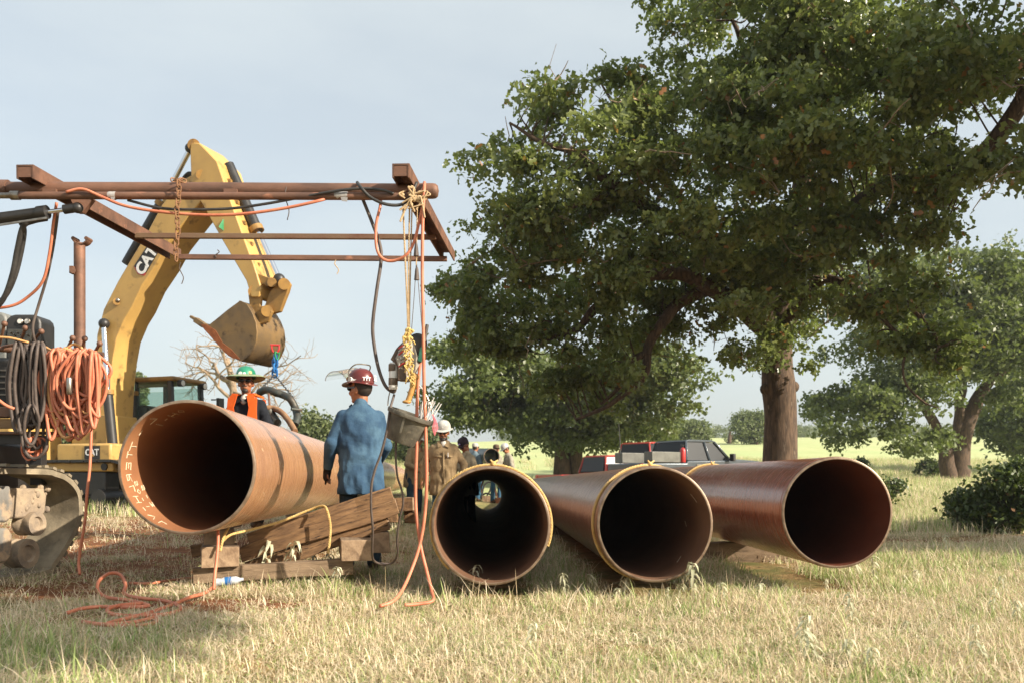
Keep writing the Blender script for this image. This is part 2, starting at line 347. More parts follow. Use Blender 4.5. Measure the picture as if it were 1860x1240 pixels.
# ------------------------------------------------------------------ grass: clumps scattered by geometry nodes
def blade_mat(name, base, tip, rough=0.6, transl=0.3):
    m = bpy.data.materials.new(name); m.use_nodes = True; t = m.node_tree; lk = t.links.new; p = t.nodes['Principled BSDF']; o = t.nodes['Material Output']
    a = t.nodes.new('ShaderNodeAttribute'); a.attribute_name = 'var'; oi = t.nodes.new('ShaderNodeObjectInfo')
    ad = t.nodes.new('ShaderNodeMath'); ad.operation = 'MULTIPLY_ADD'; lk(oi.outputs['Random'], ad.inputs[0]); ad.inputs[1].default_value = 0.5; lk(a.outputs['Fac'], ad.inputs[2])
    mm = t.nodes.new('ShaderNodeMapRange'); mm.inputs['From Max'].default_value = 1.5; lk(ad.outputs[0], mm.inputs['Value'])
    r_ = t.nodes.new('ShaderNodeValToRGB'); r_.color_ramp.elements[0].color = (*base, 1); r_.color_ramp.elements[1].color = (*tip, 1); lk(mm.outputs[0], r_.inputs['Fac'])
    lk(r_.outputs[0], p.inputs['Base Color']); p.inputs['Roughness'].default_value = rough; p.inputs['Specular IOR Level'].default_value = 0.3
    tr = t.nodes.new('ShaderNodeBsdfTranslucent'); lk(r_.outputs[0], tr.inputs['Color']); ms = t.nodes.new('ShaderNodeMixShader'); ms.inputs[0].default_value = transl
    lk(p.outputs[0], ms.inputs[1]); lk(tr.outputs[0], ms.inputs[2]); lk(ms.outputs[0], o.inputs['Surface']); return m
STRAW = blade_mat('dry_straw', hexc('b8a27c'), hexc('fff0d4'))
GREENG = blade_mat('green_grass', hexc('6e8846'), hexc('c6d08c'))
def clump(name, n, h, spread, lean, wid, mats, pg, lay=0.0):
    vs = []; fs = []; mi = []; va = []
    for i in range(n):
        a = random.random() * 6.283; r = spread * math.sqrt(random.random()); bx, by = r * math.cos(a), r * math.sin(a)
        d = random.random() * 6.283; hh = h * random.uniform(0.45, 1.15); ln = lean * random.uniform(0.2, 1.3); flat = random.random() < lay
        if flat: ln = 1.5; hh *= random.uniform(0.5, 1.0)
        w_ = wid * random.uniform(0.6, 1.3); g = 0 if random.random() > pg else 1; v0 = random.random()
        sx, sy = -math.sin(d + random.uniform(-0.7, 0.7)) * w_, math.cos(d) * w_; b = len(vs)
        kink = random.uniform(-0.5, 0.5)
        for k, t in enumerate((0, 0.38, 0.74, 1.0)):
            bend = ln * (t ** (1.0 if flat else 1.7)); px = bx + math.cos(d + kink * t) * hh * bend * 0.75; py = by + math.sin(d + kink * t) * hh * bend * 0.75
            pz = hh * (t * (1 - 0.28 * ln * t)) if not flat else 0.012 + hh * 0.25 * math.sin(t * 2.6) * random.uniform(0.6, 1) + i % 5 * 0.006
            q = (1 - t * 0.75)
            if k < 3: vs += [(px - sx * q, py - sy * q, pz), (px + sx * q, py + sy * q, pz)]; va += [v0, v0]
            else: vs.append((px, py, pz)); va.append(v0)
        fs += [(b, b + 1, b + 3, b + 2), (b + 2, b + 3, b + 5, b + 4), (b + 4, b + 5, b + 6)]; mi += [g] * 3
    me = bpy.data.meshes.new(name); me.from_pydata(vs, [], fs)
    for q in mats: me.materials.append(q)
    me.polygons.foreach_set('material_index', mi); me.attributes.new('var', 'FLOAT', 'POINT').data.foreach_set('value', va); me.update()
    return bpy.data.objects.new(name, me)
gc = bpy.data.collections.new('grass_sources')
for i in range(3): gc.objects.link(clump('clump_a%d' % i, 44, 0.095, 0.17, 1.1, 0.0030, [STRAW, GREENG], 0.22, 0.66))       # straw mat
for i in range(3): gc.objects.link(clump('clump_b%d' % i, 20, 0.115, 0.08, 0.7, 0.0034, [STRAW, GREENG], 0.8))             # green tuft
for i in range(3): gc.objects.link(clump('clump_c%d' % i, 22, 0.13, 0.14, 1.15, 0.0028, [STRAW, GREENG], 0.3, 0.3))        # mixed tuft
for i in range(2): gc.objects.link(clump('clump_d%d' % i, 60, 0.30, 0.45, 0.7, 0.007, [STRAW, GREENG], 0.5))               # far tuft
for i in range(2): gc.objects.link(clump('clump_e%d' % i, 7, 0.26, 0.14, 1.2, 0.0026, [STRAW, GREENG], 0.25))               # long pale stalks
pts = []; kd = []; rt = []; scl = []
def scatter(y0, y1, dens, far=False, smin=0.8, smax=1.25):
    n = int(1.14 * (y1 * y1 - y0 * y0) / 2 * dens * 1.12)
    for _ in range(n):
        y = math.sqrt(random.uniform(y0 * y0, y1 * y1)); x = y * random.uniform(-0.60, 0.60)
        if any(y > py - .02 and abs(x - px - sl * (y - py)) < hw for px, py, sl, hw in [(q[0], q[1], q[2], q[3] + (.5 if y > 15 else 0)) for q in ((-.16, 7.16, -.029, .38), (1.12, 7.33, -.019, .38), (2.66, 7.65, -.012, .30))]): continue
        b = bare(x, y) + 0.35 * mnoise.noise((x * 1.6, y * 1.6, 4))
        if b > 0.42 and random.random() < 0.88: continue
        g = mnoise.noise((x * 0.55, y * 0.55, 9)) + 0.5 * mnoise.noise((x * 1.7, y * 1.7, 2)) + (0.6 if y > 9 else .35 if y > 7.2 else -0.08) + 0.18 * (x < -2.6)
        u = random.random()
        if far: k = 9 + (u < 0.5)
        elif u < 0.60 - 0.35 * g: k = random.randrange(3)
        elif u < 0.74 - 0.3 * g: k = 6 + random.randrange(3)
        else: k = 3 + random.randrange(3) if random.random() < 0.55 + g * 0.6 else 6 + random.randrange(3)
        if b > 0.2 and k > 2: k = random.randrange(3)
        if not far and random.random() < .10: k = 11 + (u < .5)
        hgt = 0.8 + 0.5 * mnoise.noise((x * 0.8, y * 0.8, 31))
        pts.append((x, y, ground(x, y) - 0.004)); kd.append(k); rt.append((random.uniform(-0.12, 0.12), random.uniform(-0.12, 0.12), random.random() * 6.283)); scl.append(random.uniform(smin, smax) * (1 if k < 3 else max(0.5, hgt + 0.15)))
scatter(3.4, 6.4, 230, smin=0.5, smax=1.05)
scatter(6.4, 9.5, 160, smin=0.75, smax=1.2)
scatter(9.5, 16, 75, smin=0.9, smax=1.5)
scatter(16, 34, 9, far=True, smin=0.7, smax=1.1)
scatter(34, 75, 2.0, far=True, smin=0.9, smax=1.5)
me = bpy.data.meshes.new('grass'); me.from_pydata(pts, [], [])
me.attributes.new('kind', 'INT', 'POINT').data.foreach_set('value', kd)
me.attributes.new('sc', 'FLOAT', 'POINT').data.foreach_set('value', scl)
me.attributes.new('rot', 'FLOAT_VECTOR', 'POINT').data.foreach_set('vector', [c for r_ in rt for c in r_])
gro = link(bpy.data.objects.new('grass', me)); tag(gro, 'dry straw and short green pasture grass', 'grass', kind='stuff')
ng = bpy.data.node_groups.new('grass_scatter', 'GeometryNodeTree')
ng.interface.new_socket('Geometry', in_out='INPUT', socket_type='NodeSocketGeometry'); ng.interface.new_socket('Geometry', in_out='OUTPUT', socket_type='NodeSocketGeometry')
N = ng.nodes.new; gi = N('NodeGroupInput'); gout = N('NodeGroupOutput'); ci = N('GeometryNodeCollectionInfo'); ip = N('GeometryNodeInstanceOnPoints')
ci.inputs['Collection'].default_value = gc; ci.inputs['Separate Children'].default_value = True; ci.inputs['Reset Children'].default_value = True
def named(n_, ty):
    a = N('GeometryNodeInputNamedAttribute'); a.data_type = ty; a.inputs['Name'].default_value = n_; return [s for s in a.outputs if s.enabled and s.name == 'Attribute'][0]
lk = ng.links.new
lk(gi.outputs[0], ip.inputs['Points']); lk(ci.outputs[0], ip.inputs['Instance']); ip.inputs['Pick Instance'].default_value = True
lk(named('kind', 'INT'), ip.inputs['Instance Index']); lk(named('rot', 'FLOAT_VECTOR'), ip.inputs['Rotation']); lk(named('sc', 'FLOAT'), ip.inputs['Scale']); lk(ip.outputs[0], gout.inputs[0])
gmod = gro.modifiers.new('scatter', 'NODES'); gmod.node_group = ng

# ------------------------------------------------------------------ trees
def leaf_mesh(name, P, S, var, mt, parent, lobed=False, up=0.5, origin=None):
    n = len(P)
    if lobed:
        T = np.array([(0, 0, 0), (.25, .25, .05), (.11, .45, 0), (.30, .70, .06), (0, 1, -.06), (-.30, .70, .06), (-.11, .45, 0), (-.25, .25, .05)]); tri = np.array([(0, 1, 2), (0, 2, 6), (0, 6, 7), (2, 3, 4), (2, 4, 6), (6, 4, 5)])
    else:
        T = np.array([(0, 0, 0), (.36, .5, .08), (0, 1, 0), (-.36, .5, .08)]); tri = np.array([(0, 1, 2), (0, 2, 3)])
    ax = rng.normal(size=(n, 3)); ax[:, 2] -= 0.35; ax /= np.linalg.norm(ax, axis=1)[:, None]
    nm = rng.normal(size=(n, 3)); nm[:, 2] += up * 2; nm -= ax * (nm * ax).sum(1)[:, None]; nm /= np.linalg.norm(nm, axis=1)[:, None] + 1e-9
    sd = np.cross(ax, nm)
    V = P[:, None, :] + S[:, None, None] * (sd[:, None, :] * T[None, :, 0:1] + ax[:, None, :] * T[None, :, 1:2] + nm[:, None, :] * T[None, :, 2:3])
    V = V.reshape(-1, 3); og = np.array(origin) if origin is not None else np.zeros(3); V = V - og
    Fc = (tri[None] + (np.arange(n) * len(T))[:, None, None]).reshape(-1, 3)
    me = bpy.data.meshes.new(name); me.vertices.add(len(V)); me.vertices.foreach_set('co', V.astype(np.float32).ravel())
    me.loops.add(Fc.size); me.loops.foreach_set('vertex_index', Fc.astype(np.int32).ravel())
    me.polygons.add(len(Fc)); me.polygons.foreach_set('loop_start', np.arange(0, Fc.size, 3, dtype=np.int32)); me.update(calc_edges=True)
    me.attributes.new('var', 'FLOAT', 'POINT').data.foreach_set('value', np.repeat(var, len(T)).astype(np.float32))
    me.materials.append(mt); o = link(bpy.data.objects.new(name, me)); WL[o] = Vector(og)
    if parent: o.parent = parent; o.location = Vector(og) - WL[parent]
    else: o.location = Vector(og)
    return o
def blob_px(u, v, Y, ru, rv, ry): c = at(u, v, Y); return (c.x, c.y, c.z, ru * Y / F, ry, rv * Y / F)
def crown_points(blobs, ncl, per, cr, shell=0.45, gap=0.0, gsc=0.5, seed=0, bough=0, brad=.7):
    wts = np.array([(b[3] * b[5]) ** 0.9 * b[4] ** 0.4 for b in blobs]); wts /= wts.sum(); C = []
    for bi, k in enumerate(rng.multinomial(bough or ncl, wts)):
        b = np.array(blobs[bi])
        d = rng.normal(size=(k, 3)); d /= np.linalg.norm(d, axis=1)[:, None]; r_ = rng.random(k) ** (1 / 3.0); r_ = shell * (0.72 + 0.28 * r_) + (1 - shell) * r_
        for p in b[:3] + d * r_[:, None] * b[3:6] * (1 + 0.05 * rng.normal(size=(k, 1))):
            if gap and mnoise.noise((p[0] * gsc + seed, p[1] * gsc, p[2] * gsc)) < -0.35 + gap: continue
            C.append(p)
    if bough:
        C = np.array(C); q = max(1, ncl // len(C)); dd = rng.normal(size=(len(C), q, 3)); dd[..., 2] = np.abs(dd[..., 2]) - .35; dd /= np.linalg.norm(dd, axis=2)[..., None]
        C = (C[:, None, :] + dd * (brad * rng.uniform(.45, 1.25, (len(C), 1, 1))) * rng.uniform(.7, 1, (len(C), q, 1)) * np.array([1, 1, .7])).reshape(-1, 3)
    C = np.array(C); n = len(C); sz = cr * rng.uniform(0.6, 1.4, n)
    off = rng.normal(size=(n, per, 3)) * np.array([1, 1, 0.62]); P = (C[:, None, :] + off * sz[:, None, None] * 0.62).reshape(-1, 3)
    cv = rng.random(n) * 0.5; var = np.clip((cv[:, None] + rng.random((n, per)) * 0.45), 0, 0.93).ravel()
    var[rng.random(len(var)) < 0.02] = 1.0
    return P, var, C
def limb(m, pts, n=8, seg=7, wob=0.0):
    P = spline([p[:3] for p in pts], seg); rs = []
    k = len(pts) - 1
    for i in range(len(P)):
        t = i / seg; a = min(int(t), k - 1); f = t - a; rs.append(pts[a][3] * (1 - f) + pts[a + 1][3] * f)
    if wob: P = [p + Vector((mnoise.noise((p.x * 1.3, p.y, p.z * 1.3)), mnoise.noise((p.x, p.y * 1.3 + 7, p.z * 1.3)), mnoise.noise((p.x * 1.3, p.y, p.z + 11)))) * wob * min(1, i / 3) for i, p in enumerate(P)]
    m.tube(P, rs, n); return P
def lp(u, v, Y, r): p = at(u, v, Y); return (p.x, p.y, p.z, r)
def twigs(m, C, skel, count, r0=0.02, maxd=4.0):
    S = np.array([tuple(p) for p in skel])
    for c in C[rng.choice(len(C), min(count, len(C)), replace=False)]:
        d = np.linalg.norm(S - c, axis=1) + np.abs(rng.normal(size=len(S))) * 0.4; j = int(d.argmin())
        if d[j] > maxd: continue
        a = Vector(S[j]); b = Vector(c); mid = a.lerp(b, 0.5) + Vector(rng.normal(size=3) * 0.12 * d[j]) + Vector((0, 0, 0.1 * d[j]))
        m.tube(spline([a, mid, b], 4), [r0, r0 * .9, r0 * .8, r0 * .75, r0 * .65, r0 * .55, r0 * .45, r0 * .35, r0 * .25], 4, False)
def tree(name, label, base, limbs, blobs, ncl, per, cr, lsz, lmat, bmat=None, group=None, lobed=False, gap=0.1, ntw=60, tw=0.025, shell=0.45, wob=0.12, gsc=0.5, knots=None, maxd=4.0, bough=0, brad=.7, pale=0):
    root = empty(name, base, label, 'tree', group); m = MB(); skel = []
    for i, l in enumerate(limbs): skel += limb(m, l, 14 if i == 0 else 8, 7, 0 if i == 0 else wob)
    for kn in knots or []: m.ball(kn[:3], kn[3], 12, 8)
    P, var, C = crown_points(blobs, ncl, per, cr, shell, gap, gsc, seed=len(name) + base[0], bough=bough, brad=brad)
    if ntw: twigs(m, C, skel[4:], ntw, tw, maxd)
    m.build('trunk', bmat or BARK, root, ang=180, fix=False)
    if pale:
        m = MB()
        for c in C[rng.choice(len(C), pale, replace=False)]:
            a = Vector(c); dr = Vector((random.uniform(-1, 1), random.uniform(-1, .2), random.uniform(-1.2, .5))).normalized(); ln = random.uniform(.4, 1.1); P_ = [a]
            for _ in range(5): dr = (dr + Vector(rng.normal(size=3)) * .28).normalized(); P_.append(P_[-1] + dr * ln / 5)
            m.tube(P_, [.017, .015, .013, .011, .009, .006], 5, False)
            m.tube([P_[2], P_[2] + Vector(rng.normal(size=3)) * .12, P_[2] + Vector(rng.normal(size=3)) * .2 + dr * .15], [.008, .006, .004], 4, False)
        o_ = m.build('pale_twigs', BARKP, root, ang=180, fix=False); tag(o_, kind='stuff')
    leaf_mesh('crown', P, lsz * rng.uniform(0.7, 1.25, len(P)), var, lmat, root, lobed, origin=base)
    return root
def gpt(u, Y, dz=0.0): x = (u - CU) * Y / F; return (x, Y, ground(x, Y) + dz)

B = gpt(1418, 22, -0.1)
tree('oak_tree', 'huge spreading oak with thick straight trunk behind the row of pipes', B,
     [[(B[0], B[1], B[2], .62), lp(1416, 880, 22, .42), lp(1418, 760, 22, .37), lp(1414, 700, 22, .39), lp(1412, 640, 22, .34), lp(1420, 520, 21.5, .30), lp(1450, 380, 21, .24), lp(1480, 200, 20, .17), lp(1500, 40, 19, .1)],
      [lp(1412, 640, 22, .30), lp(1380, 540, 21.5, .24), lp(1310, 450, 21, .2), lp(1210, 400, 19.3, .15), lp(1110, 330, 17.6, .11), lp(1010, 270, 17, .06), lp(930, 230, 17, .02)],
      [lp(1390, 600, 21.5, .22), lp(1290, 520, 20, .18), lp(1180, 500, 19.5, .13), lp(1095, 555, 19.3, .1), lp(1050, 602, 19.3, .07), lp(990, 615, 19.5, .04)],
      [lp(1310, 510, 20.4, .16), lp(1220, 560, 20, .13), lp(1180, 625, 20, .11), lp(1168, 680, 20, .09), lp(1120, 725, 20, .06), lp(1050, 765, 20.3, .03)],
      [lp(1180, 640, 20, .08), lp(1140, 660, 20, .07), lp(1125, 700, 20, .05), lp(1085, 735, 20.2, .03)],
      [lp(1420, 600, 21.5, .2), lp(1490, 510, 19.5, .10), lp(1560, 535, 18.3, .065), lp(1610, 585, 17.8, .042), lp(1648, 625, 17.6, .032), lp(1640, 690, 17.5, .02), lp(1665, 730, 17.5, .02), lp(1700, 745, 17.4, .01)],
      [lp(1565, 535, 18.3, .06), lp(1620, 530, 17.8, .05), lp(1660, 560, 17.6, .04), lp(1700, 620, 17.5, .03), lp(1698, 660, 17.5, .015)],
      [lp(1450, 400, 21, .17), lp(1560, 370, 18.5, .14), lp(1640, 325, 17, .12), lp(1735, 308, 16, .12), lp(1800, 265, 15.3, .13), lp(1850, 200, 15, .14), lp(1905, 110, 14.8, .15)],
      [lp(1300, 460, 21, .14), lp(1180, 290, 20, .1), lp(1130, 200, 19.5, .05), lp(1090, 150, 19.3, .02)],
      [lp(1100, 350, 17.8, .09), lp(1040, 380, 17.4, .07), lp(960, 390, 17.2, .04), lp(900, 400, 17.2, .02)],
      [lp(1470, 240, 20.2, .12), lp(1380, 130, 19, .08), lp(1330, 40, 18.5, .04)]],
     [blob_px(*b) for b in ((1310, 130, 19, 165, 165, 4), (1420, 40, 18, 190, 160, 4), (1620, 60, 16, 200, 160, 3.5), (1800, 60, 14, 130, 130, 2.5), (1300, 360, 18.5, 220, 210, 4), (1490, 300, 17.5, 200, 190, 4), (1660, 230, 15.5, 130, 130, 2.5),
      (1012, 180, 17, 66, 66, 1.2), (1075, 215, 17, 60, 60, 1.2), (945, 265, 17, 90, 60, 1.3), (1080, 310, 17.5, 130, 120, 2), (960, 340, 17.2, 80, 55, 1.3), (985, 385, 17.4, 90, 45, 1.2), (905, 290, 17, 45, 40, .8), (1150, 160, 18, 50, 55, 1), (975, 500, 20.3, 135, 85, 2.6), (900, 530, 20.6, 80, 75, 2), (1120, 470, 19.5, 180, 150, 3), (1170, 585, 20, 130, 70, 2.4), (930, 600, 20.6, 95, 55, 2), (1010, 660, 20.6, 120, 50, 2), (1390, 540, 18.5, 120, 110, 2.4),
      (1630, 370, 16.5, 105, 70, 1.8), (1700, 420, 16, 55, 36, 1), (1835, 250, 14, 45, 90, 1.4), (1850, 350, 14.5, 36, 80, 1.2), (1395, 640, 20.5, 60, 42, 1), (1500, 470, 18, 80, 60, 1.6), (1345, 640, 20, 45, 40, 1), (1130, 700, 20.3, 85, 40, 1.5), (1180, 60, 18.6, 34, 46, .8), (1600, 500, 17.8, 60, 30, .8), (1430, 570, 20.6, 90, 70, 1.2), (1400, 470, 20, 110, 80, 1.4), (1450, 400, 19.5, 90, 80, 1.4), (1690, 745, 17.5, 30, 22, .5), (1650, 690, 17.5, 26, 22, .5), (1560, 570, 18, 50, 40, .7), (1610, 590, 17.8, 50, 36, .7), (1660, 560, 17.6, 46, 34, .7), (1650, 640, 17.6, 36, 40, .6), (1700, 640, 17.5, 34, 40, .6))],
     3100, 36, 0.23, 0.150, OAK, BARK, lobed=True, gap=0.03, ntw=700, tw=0.02, gsc=0.8, shell=.6, bough=375, brad=.62, maxd=1.5, pale=150, knots=[(*at(1391, 706, 21.9), .14), (*at(1441, 702, 22), .14)])

B = gpt(1030, 47, -0.1)
tree('oak_tree', 'broad sunlit oak with two short trunks behind the red pickup truck', B,
     [[(B[0] - .25, B[1], B[2], .5), lp(1020, 820, 47, .36), lp(1015, 780, 47, .32), lp(980, 720, 46, .2), lp(900, 690, 45, .08)],
      [(B[0] + .5, B[1] + .3, B[2], .42), lp(1046, 815, 47, .33), lp(1050, 770, 47, .26), lp(1100, 720, 46, .16), lp(1180, 680, 45, .06)]],
     [blob_px(*b) for b in ((845, 690, 45, 65, 80, 3), (810, 730, 44, 35, 45, 2), (900, 720, 46, 90, 75, 3), (1000, 720, 47, 130, 80, 4), (1110, 700, 46, 110, 75, 4), (1190, 680, 44, 65, 75, 3), (1225, 720, 43, 40, 40, 2), (1060, 785, 46, 110, 42, 3), (960, 785, 46, 80, 35, 3), (1150, 780, 45, 60, 35, 2))],
     1800, 26, 0.42, 0.24, OAKL, BARK, group='oaks standing at the edge of the meadow', bough=150, brad=1.2, gap=0.05, ntw=110, tw=0.05, gsc=0.42)
B = gpt(1735, 50, -0.1)
tree('oak_tree', 'wide oak with three dark leaning trunks at the meadow edge', B,
     [[(B[0] + .15, B[1], B[2], .62), lp(1748, 800, 50, .45), lp(1768, 740, 50, .4), lp(1800, 690, 49.5, .26), lp(1860, 650, 49, .12)],
      [(B[0] - .1, B[1] + .2, B[2], .4), lp(1738, 800, 50, .3), lp(1745, 720, 50, .26), lp(1750, 620, 50, .16), lp(1740, 540, 50, .08)],
      [(B[0] - .35, B[1] - .2, B[2], .5), lp(1715, 815, 50, .36), lp(1700, 780, 50, .3), lp(1660, 700, 49.5, .2), lp(1600, 600, 49, .1)]],
     [blob_px(*b) for b in ((1620, 560, 48, 130, 80, 4), (1720, 520, 49, 130, 70, 4), (1810, 540, 50, 100, 70, 4), (1580, 660, 47, 90, 90, 3), (1680, 640, 48, 120, 80, 4), (1800, 640, 50, 100, 60, 4), (1545, 740, 46, 60, 70, 2.5), (1620, 750, 46, 90, 60, 3), (1650, 800, 46, 60, 36, 2), (1560, 800, 46, 40, 30, 2), (1870, 560, 50, 50, 70, 3), (1835, 690, 48, 80, 50, 3), (1790, 600, 47, 70, 50, 2))],
     2200, 26, 0.42, 0.24, OAKL, BARK, group='oaks standing at the edge of the meadow', bough=180, brad=1.2, gap=0.05, ntw=120, tw=0.05, gsc=0.42)
B = gpt(1905, 58, -0.1)
tree('oak_tree', 'leafy oak with low hanging crown partly cut by the right edge of the meadow', B,
     [[(*B, .5), lp(1905, 800, 58, .4), lp(1900, 720, 58, .3), lp(1880, 640, 58, .15)]],
     [blob_px(*b) for b in ((1850, 760, 56, 60, 55, 3), (1900, 650, 57, 80, 120, 4), (1890, 520, 57, 60, 60, 4), (1880, 800, 56, 50, 25, 3))],
     700, 28, 0.6, 0.32, OAKL, BARK, group='oaks standing at the edge of the meadow', gap=0.05, ntw=30, tw=0.05, gsc=0.3)

B = (12.8, 11.4, -0.05)
tree('oak_tree', 'oak just outside the view whose crown shades the back of the pipes', B,
     [[(*B, .5), (12.8, 11.4, 2.5, .36), (12.5, 11.4, 5.5, .28), (12.2, 11.5, 9.5, .1)], [(12.7, 11.4, 3.5, .2), (10.5, 11.6, 6, .13), (8.4, 12, 7.6, .05)], [(12.7, 11.4, 3.5, .2), (15, 11, 6.5, .12), (17, 11, 8, .04)]],
     [(10.2, 11.8, 8.2, 2.2, 2.6, 1.7), (13, 11.5, 9.6, 3.4, 3, 2.4), (16, 11, 8.4, 2.6, 2.8, 1.8), (12.2, 12, 7, 3, 2.6, 1.2)], 900, 26, .36, .2, OAK, BARK, gap=.16, ntw=60, tw=.03, gsc=.6)

B = (13, -6, -0.1)  # unseen tree, added and shaped only to cast shade on the left foreground
tree('oak_tree', 'unseen oak added behind the view, its long limb shaped to shade the hose pile', B,
     [[(*B, .4), (13, -6, 2.2, .32), (12.9, -5.8, 5, .25), (12.5, -5.5, 8.2, .08)], [(12.9, -5.8, 4.8, .16), (11, -4, 6.6, .1), (9.2, -1.6, 7.2, .06), (7.8, -.2, 7.1, .02)]],
     [(8.1, -.35, 7.0, 1.2, .9, .3), (8.1, -.9, 7.0, 1.2, .6, .3), (8.3, .2, 7.0, .9, .5, .3), (8.6, -.4, 7.0, .7, .9, .25), (12.6, -5.8, 8.2, .8, .8, .6)], 800, 26, .24, .17, OAK, BARK, gap=.0, ntw=30, tw=.02, gsc=.6)

B = (19.8, 7.4, -0.05)
tree('oak_tree', 'oak outside the view whose crown shades the shrubs at the right', B,
     [[(*B, .5), (19.8, 7.4, 2.5, .36), (19.6, 7.4, 5.5, .28), (19.4, 7.5, 9.5, .1)], [(19.7, 7.4, 3.5, .2), (17.6, 7.6, 6, .13), (16.6, 7.8, 7.4, .05)], [(19.7, 7.4, 3.5, .2), (22, 7, 6.5, .12), (23.2, 7, 7.6, .04)]],
     [(18, 7.4, 7.6, 2.0, 2.0, 1.0), (20.4, 7.6, 8.4, 2.4, 2.2, 1.2), (22.4, 7.2, 7.6, 1.8, 2.0, 1.0)], 700, 26, .34, .2, OAK, BARK, gap=.08, ntw=50, tw=.03, gsc=.6)

# far trees and hedgerows: each one a tree of its own
def far_tree(u, vtop, Y, wpx, label, vbase=None, mt=None, dens=1.0, group='trees along the far field edge'):
    x = (u - CU) * Y / F; gz = ground(x, Y); base = (x, Y, gz - 0.1); top = EYE + (HOR - vtop) * Y / F; h = top - gz; rw = wpx * Y / F / 2; bl = []
    for i in range(7):
        a = random.uniform(-1, 1); zz = random.uniform(0.35, 0.8)
        bl.append((x + a * rw * 0.6, Y + random.uniform(-.4, .4) * rw, gz + h * zz, rw * random.uniform(.35, .55), rw * .5, h * random.uniform(.16, .26)))
    bl.append((x, Y, gz + h * 0.6, rw * .6, rw * .6, h * .38)); bl.append((x, Y, gz + h * .28, rw * .75, rw * .6, h * .24))
    n = int(300 * dens); s = max(0.28, 2.6 * Y / F)
    return tree('oak_tree', label, base, [[(*base, rw * .09 + .1), (x, Y, gz + h * .3, rw * .07 + .08), (x + rw * .1, Y, gz + h * .8, rw * .03 + .03)]], bl, n, 26, rw * 0.16, s, mt or FARL, BARK, group=group, gap=0.05, ntw=8, tw=0.06, gsc=0.2, shell=0.6)
far_tree(1372, 745, 120, 90, 'rounded pale green tree standing on the hill meadow beside the oak trunk', dens=1.6)
far_tree(1325, 768, 125, 60, 'lower wide tree joined to the rounded hill tree', dens=1.2)
far_tree(1255, 763, 105, 70, 'small rounded tree behind the dark pickup truck cab', dens=1.4)
far_tree(1205, 745, 100, 70, 'tall narrow tree behind the red pickup, beside the small rounded tree', dens=1.3)
for i, (u, v, wd) in enumerate(((1440, 770, 90), (1500, 768, 100), (1565, 771, 90), (1295, 772, 80), (1630, 769, 100), (1700, 770, 90), (1765, 767, 100), (1840, 769, 100), (1150, 770, 90), (1085, 768, 90), (1010, 768, 100), (940, 767, 100))):
    far_tree(u, v, 230 + 12 * (i % 3), wd, 'hazy tree in the distant wood on the skyline', dens=0.7, group='distant wood on the skyline')
far_tree(572, 738, 62, 120, 'rounded bright green tree behind the pipe, beside the denim shirted worker', dens=2.2, group=None)
far_tree(630, 765, 70, 110, 'low bushy tree right behind the denim shirted worker', dens=1.8, group=None)
far_tree(700, 790, 75, 110, 'low bushy tree seen beneath the hanging grey bucket', dens=1.6, group=None)
far_tree(762, 775, 68, 90, 'low bushy tree behind the worker in white hard hat', dens=1.6, group=None)
far_tree(238, 655, 60, 46, 'small rounded tree between the excavator boom and cab', dens=1.5, group=None)
far_tree(120, 640, 62, 120, 'bushy tree seen between the orange hoses on the tractor rack', dens=1.8, group=None)

# dead bare tree
B = gpt(420, 50, -0.1); root = empty('dead_tree', B, 'bare dead tree with crooked pale branches behind the green helmeted worker', 'tree')
m = MB()
def grow(p, d, r, ln, depth):
    n = 5; P = [p]; q = p
    for i in range(n):
        d = (d + Vector(rng.normal(size=3)) * 0.26 + Vector((0, 0, 0.03))).normalized(); q = q + d * ln / n; P.append(q)
    m.tube(P, [r * (1 - 0.5 * i / n) for i in range(n + 1)], 5, False)
    if depth:
        for k in range(3 if depth > 1 else 4):
            j = random.randint(2, n); nd = (d + Vector(rng.normal(size=3)) * 0.75).normalized(); nd.y *= 0.6
            grow(P[j], nd.normalized(), r * 0.5, ln * random.uniform(.55, .8), depth - 1)
P = limb(m, [(*B, .30), lp(418, 780, 50, .24), lp(424, 710, 50, .2), lp(412, 650, 50, .13)])
for tu, tv, r in ((300, 690, .12), (330, 655, .11), (380, 610, .12), (450, 615, .1), (500, 650, .1), (545, 700, .1), (350, 630, .1), (480, 720, .09)):
    s = at(420, random.uniform(690, 760), 50); e = at(tu, tv, 50 + random.uniform(-1.5, 1.5)); grow(s, (e - s).normalized(), r, (e - s).length * .7, 3)
m.build('trunk', BARKP, root, ang=180, fix=False)

# shrubs
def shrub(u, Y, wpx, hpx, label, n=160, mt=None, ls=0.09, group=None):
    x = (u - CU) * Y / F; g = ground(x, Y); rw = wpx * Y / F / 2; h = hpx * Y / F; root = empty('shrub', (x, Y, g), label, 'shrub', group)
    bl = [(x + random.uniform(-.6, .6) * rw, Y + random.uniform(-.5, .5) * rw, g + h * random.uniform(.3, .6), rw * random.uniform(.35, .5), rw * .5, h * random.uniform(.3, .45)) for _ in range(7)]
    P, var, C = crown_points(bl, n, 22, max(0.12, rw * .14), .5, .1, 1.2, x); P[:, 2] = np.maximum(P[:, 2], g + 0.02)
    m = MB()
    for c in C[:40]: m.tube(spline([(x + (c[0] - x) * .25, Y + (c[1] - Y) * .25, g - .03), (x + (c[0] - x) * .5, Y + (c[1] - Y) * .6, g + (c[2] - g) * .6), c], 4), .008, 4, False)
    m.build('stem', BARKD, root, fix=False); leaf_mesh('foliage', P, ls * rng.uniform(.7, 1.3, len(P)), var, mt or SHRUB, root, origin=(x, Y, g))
shrub(1790, 17.5, 190, 85, 'dark wide leafy shrub in the shade at the right of the pasture', 300)
